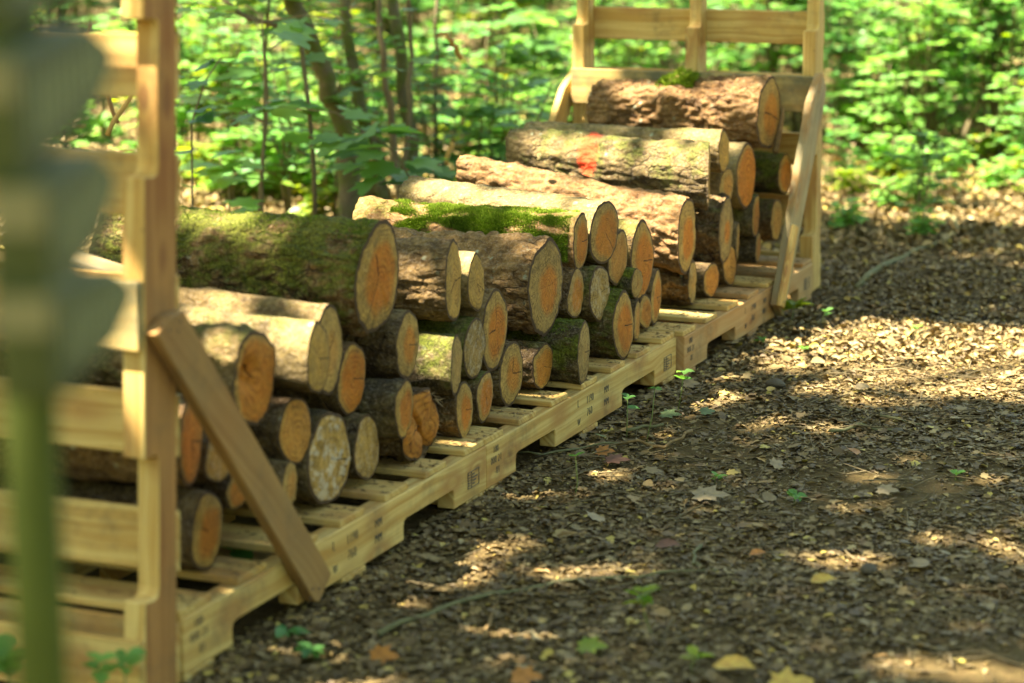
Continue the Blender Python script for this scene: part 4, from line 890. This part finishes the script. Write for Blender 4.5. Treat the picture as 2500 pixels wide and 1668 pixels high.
seedling('seedling with two leaves at the first leg of the middle pallet', (1225, 1178), (1218, 1158), 3, .035, 5, LEAFD)
seedling('seedling left of the tan leaf in the foreground', (1400, 1220), (1404, 1110), 3, .03, 6, LEAFD)
seedling('sunlit seedling at the foot of the far diagonal plank', (1930, 790), (1940, 740), 8, .055, 7, LEAFY)
seedling('pale tiny plant right of the far diagonal plank foot', (2015, 800), (2013, 760), 4, .035, 8)
seedling('bright green foreground seedling at the bottom centre', (1600, 1560), (1560, 1440), 10, .035, 9, LEAFY)
seedling('second bright foreground seedling just right of the first', (1690, 1640), (1700, 1600), 5, .03, 10, LEAFY)
seedling('dark green leaves at the bottom left of the path', (760, 1620), (760, 1585), 6, .035, 11, LEAFD)
seedling('seedling leaves right of the nearest pallet leg', (730, 1560), (700, 1540), 5, .035, 12, LEAFD)
seedling('green sprout under the first deck boards of the nearest pallet', (560, 1420), (575, 1330), 7, .06, 13, LEAF)
seedling('upright leafy weed before the foot of the near frame', (270, 1760), (245, 1610), 6, .035, 14, LEAF)
seedling('second leafy weed at the foot of the near frame', (330, 1760), (310, 1600), 6, .035, 15, LEAF)
seedling('weed in the bottom left corner', (40, 1760), (20, 1600), 10, .06, 16, LEAF)
for i, (px, py) in enumerate(((1855, 850), (1960, 870), (2230, 820), (2330, 1175), (1745, 1185), (1940, 1230))):
    seedling(['tiny sprout by the far pallet notch', 'tiny sprout on the path below the far plank foot', 'tiny sprout at the sunny edge of the path', 'moss green tuft at the right of the path', 'small green tuft left of the path centre', 'small green tuft at the centre of the path'][i], (px, py), (px+5, py-22), 6, .022, 30+i, LEAF)

# crumbs of bark fallen on the deck boards
DC = Acc()
for q in range(1500):
    x = -abs(rng.normal(0, .09))-.003; b = rng.integers(0, 7); p_ = rng.integers(0, 3); y = .004+1.19*p_+.0495+b*.1818+rng.uniform(-.042, .042); s = .0008+.0045*rng.uniform()**3
    z = .1225; a_ = rng.uniform(0, 6.28); c = np.array([x, y, z]); u = np.array([math.cos(a_), math.sin(a_), 0])*s*1.8; w = np.array([-math.sin(a_), math.cos(a_), 0])*s*.7; h_ = np.array([0, 0, s*.5])
    DC.add([c-u, c-w, c+u, c+w, c+h_], [(0, 1, 4), (1, 2, 4), (2, 3, 4), (3, 0, 4)])
tag(DC.build('bark_crumbs', SHR, smooth=False), 'crumbs of bark fallen on the deck boards in front of the logs', 'bark crumbs', kind='stuff')

# ------------------------------------------------------------------ unseen overhead trees that shade the scene, crowns cut open for chosen sun spots
sv = np.array(SUN)
def lit(px, py, plane, r, ax=2): return (hit(px, py, ax, plane), r)
TG = []
def line(p0, p1, plane, r, n):
    for i in range(n): f = i/max(1, n-1); TG.append(lit(p0[0]+(p1[0]-p0[0])*f, p0[1]+(p1[1]-p0[1])*f, plane, r))
bpy.context.view_layer.update(); DG = bpy.context.evaluated_depsgraph_get()
def surf(px, py, r):                                 # a sunlit spot on whatever the photograph shows at this pixel
    d = _F+_R*(px-1250)/FPX-_U*(py-834)/FPX; o_ = CAM+d*2.2; h = sc.ray_cast(DG, Vector(o_), Vector(d).normalized())
    if h[0]: TG.append((np.array(h[1]), r))
def sline(p0, p1, r, n):
    for i in range(n): f = i/max(1, n-1); surf(p0[0]+(p1[0]-p0[0])*f, p0[1]+(p1[1]-p0[1])*f, r)
sline((1480, 380), (1700, 395), .045, 6); sline((1500, 345), (1700, 360), .04, 4); surf(1430, 385, .035); surf(1320, 355, .02); surf(1560, 430, .03)
sline((1130, 385), (1600, 505), .030, 8); sline((1400, 480), (1640, 545), .035, 5); sline((1560, 560), (1630, 590), .02, 2)
sline((1060, 455), (1440, 525), .028, 8)
sline((870, 505), (1080, 500), .026, 4); sline((1180, 520), (1330, 545), .010, 3)
for p in ((1545, 235), (1580, 215), (1625, 205), (1770, 210), (1740, 275), (1500, 205), (1800, 205), (1650, 250)): surf(*p, .020)
sline((610, 780), (760, 800), .026, 4); sline((460, 725), (560, 738), .014, 3); surf(790, 750, .014); surf(480, 780, .01)
for p, r in (((560, 870), .018), ((580, 905), .01), ((1065, 835), .014), ((1095, 845), .010), ((1440, 682), .014), ((480, 525), .02), ((540, 540), .02), ((600, 545), .02), ((640, 555), .012), ((1130, 630), .012), ((1270, 600), .012), ((290, 540), .03), ((300, 840), .03), ((240, 640), .03), ((1755, 440), .02)): surf(*p, r)
sline((130, 653), (360, 668), .012, 6); surf(320, 50, .014); surf(345, 85, .012)
for p in ((1440, 195), (1480, 180), (1900, 230), (1420, 150), (1990, 290), (1965, 470), (1385, 250), (1375, 280)): surf(*p, .012)
TG.append((hit(1930, 760), .03)); TG.append((hit(2010, 765), .02))
for x0, y0, x1, y1, r, n in ((2110, 870, 2480, 905, .14, 6), (2180, 825, 2480, 840, .14, 4), (2150, 935, 2420, 950, .08, 4), (1960, 905, 2060, 890, .05, 2), (2000, 955, 2130, 985, .05, 3), (2280, 940, 2480, 975, .035, 3), (1900, 1035, 2010, 1050, .02, 2), (1390, 1410, 1520, 1405, .02, 3), (1190, 1560, 1290, 1580, .02, 3), (2030, 1365, 2110, 1370, .018, 3), (2460, 1330, 2500, 1360, .02, 2), (2200, 1620, 2480, 1650, .03, 4), (1070, 1420, 1075, 1450, .015, 1), (1620, 1010, 1640, 1000, .0, 0)):
    if n: line((x0, y0), (x1, y1), 0, r if r > .06 else r*.45, n)
TC = np.array([t[0] for t in TG]); TR = np.array([t[1] for t in TG])
def canopy_density(x, y):                            # share of sun kept out at ground point x,y
    near = (x > -1.6) & (y > -1.5) & (y < 4.6)
    return np.where(near, .25, np.where((x > -4.2) & (y > 6.5), .24, .09))
n = 46000; hgt = rng.uniform(5.5, 9.5, n); gxy = np.stack([rng.uniform(-17, 4.2, n), rng.uniform(-3.5, 26, n)], 1)
k1 = rng.uniform(0, 1, n) < canopy_density(gxy[:, 0], gxy[:, 1])
# extra dense share right over the stack and the path
m2 = 46000; h2 = rng.uniform(5.0, 8.5, m2); g2_ = np.stack([rng.uniform(-1.9, 3.0, m2), rng.uniform(-2.5, 5.2, m2)], 1)
GP_ = np.concatenate([gxy[k1], g2_]); HH = np.concatenate([hgt[k1], h2])
patchy = np.array([mn.noise((x*.55, y*.55, 3.3)) for x, y in GP_]); inn = (GP_[:, 0] > -1.7) & (GP_[:, 1] < 4.7)
kk = inn | (patchy > -.28); GP_ = GP_[kk]; HH = HH[kk]
PC = np.stack([GP_[:, 0], GP_[:, 1], np.zeros(len(HH))], 1)+sv[None]*(HH/sv[2])[:, None]
keep = np.ones(len(PC), bool); SZ = rng.uniform(.11, .22, len(PC)); SZ[kk.cumsum()[kk]-1 >= 0] *= 1.; SZ[(np.arange(len(kk))[kk]) >= k1.sum()] *= .47
jit = rng.uniform(0, 1, len(PC))
for c, r_ in zip(TC, TR):
    d = PC-c; tt = d@sv; dist = np.linalg.norm(d-tt[:, None]*sv[None], axis=1)
    rag = 1+.35*np.sin(np.arctan2(d[:, 0], d[:, 1])*3+c[0]*40)
    keep &= ~((dist < r_*rag+SZ*.48) & (jit < .985))
PC = PC[keep]; SZ = SZ[keep]
trees = [(-6.5, -6., 'unseen tall tree behind the camera to the left, crown cut to place sun spots'), (4.4, -5.5, 'unseen tall tree behind the camera to the right, crown cut to place sun spots'), (6.0, 6.5, 'unseen tall tree beyond the right edge, crown cut to place sun spots'), (-15., 5., 'unseen tall tree beyond the left edge, crown cut to place sun spots'), (7., 20., 'unseen tall tree far beyond the right edge, crown cut to place sun spots'), (-22., 20., 'unseen tall tree far beyond the left edge, crown cut to place sun spots')]
ring = []
for i, (an, rr) in enumerate([(a_, 13+3*((a_*7) % 3)) for a_ in np.radians([60, 82, 100, 122, 145, 168, 190, 212, 235, 258, 280, 300])]):
    ring.append((1.+rr*math.sin(an), 0.+rr*math.cos(an)))
own = np.argmin(np.stack([(PC[:, 0]-t[0])**2+(PC[:, 1]-t[1])**2 for t in trees]), 0)
for i, (tx, ty, lb) in enumerate(trees):
    t = empty('dapple_tree', (tx, ty, 0), lb, 'tree'); a = Acc(); a.tube([(0, 0, -.1), (.05, 0, .6), (.1, .1, 3), (0, .2, 6), (.1, .1, 9)], [.26, .2, .17, .14, .08], 12); a.build('trunk', MSTEM, t)
    q = PC[own == i]
    if len(q) < 5: continue
    l = Acc()
    for w in range(16):
        e = q[rng.integers(len(q))]-np.array([tx, ty, 0]); s0 = np.array([0, .1, rng.uniform(3.5, 6.5)]); l.tube([s0, (s0+e)/2+np.array([0, 0, .4]), e], [.05, .035, .008], 6)
    l.build('limbs', MSTEM, t); az = rng.uniform(0, 6.28, len(q))
    leaf_obj('crown', [leaves(QU, q-np.array([tx, ty, 0])-.62*SZ[own == i][:, None]*np.stack([np.cos(az), np.sin(az), 0*az], 1), np.stack([np.cos(az), np.sin(az), rng.normal(0, .15, len(q))], 1), np.stack([rng.normal(0, .4, len(q)), rng.normal(0, .4, len(q)), np.ones(len(q))], 1)+sv*.5, SZ[own == i]*1.25, rng.uniform(0, 1, len(q)))], CANOPY, t)

RL_ = ['north-east', 'east', 'east-south-east', 'south-east', 'south-south-east', 'south', 'south-south-west', 'south-west', 'west-south-west', 'west', 'west-north-west', 'north-west']
for i, (tx, ty) in enumerate(ring):                  # ring of unseen trees added to block the low sky at the sides
    r = np.random.default_rng(900+i); t = empty('sky_screen_tree', (tx, ty, 0), 'unseen bushy tree added on the %s side to block low sky' % RL_[i], 'tree'); a = Acc(); a.tube([(0, 0, -.1), (.1, 0, 2), (0, .1, 5), (.1, 0, 8)], [.2, .16, .1, .04], 10); a.build('trunk', MSTEM, t)
    n = 2600; az = r.uniform(0, 6.28, n); zz = r.uniform(.2, 8.5, n); rad = 4.2*np.sqrt(r.uniform(0.05, 1, n))*(1-.35*np.abs(zz-4)/5); P = np.stack([np.cos(az)*rad, np.sin(az)*rad, zz], 1); a2 = r.uniform(0, 6.28, n)
    leaf_obj('crown', [leaves(QU, P, np.stack([np.cos(a2), np.sin(a2), r.normal(0, .4, n)], 1), r.normal(0, 1, (n, 3))+np.array([0, 0, .6]), r.uniform(.3, .5, n), r.uniform(0, 1, n))], CANOPY, t)
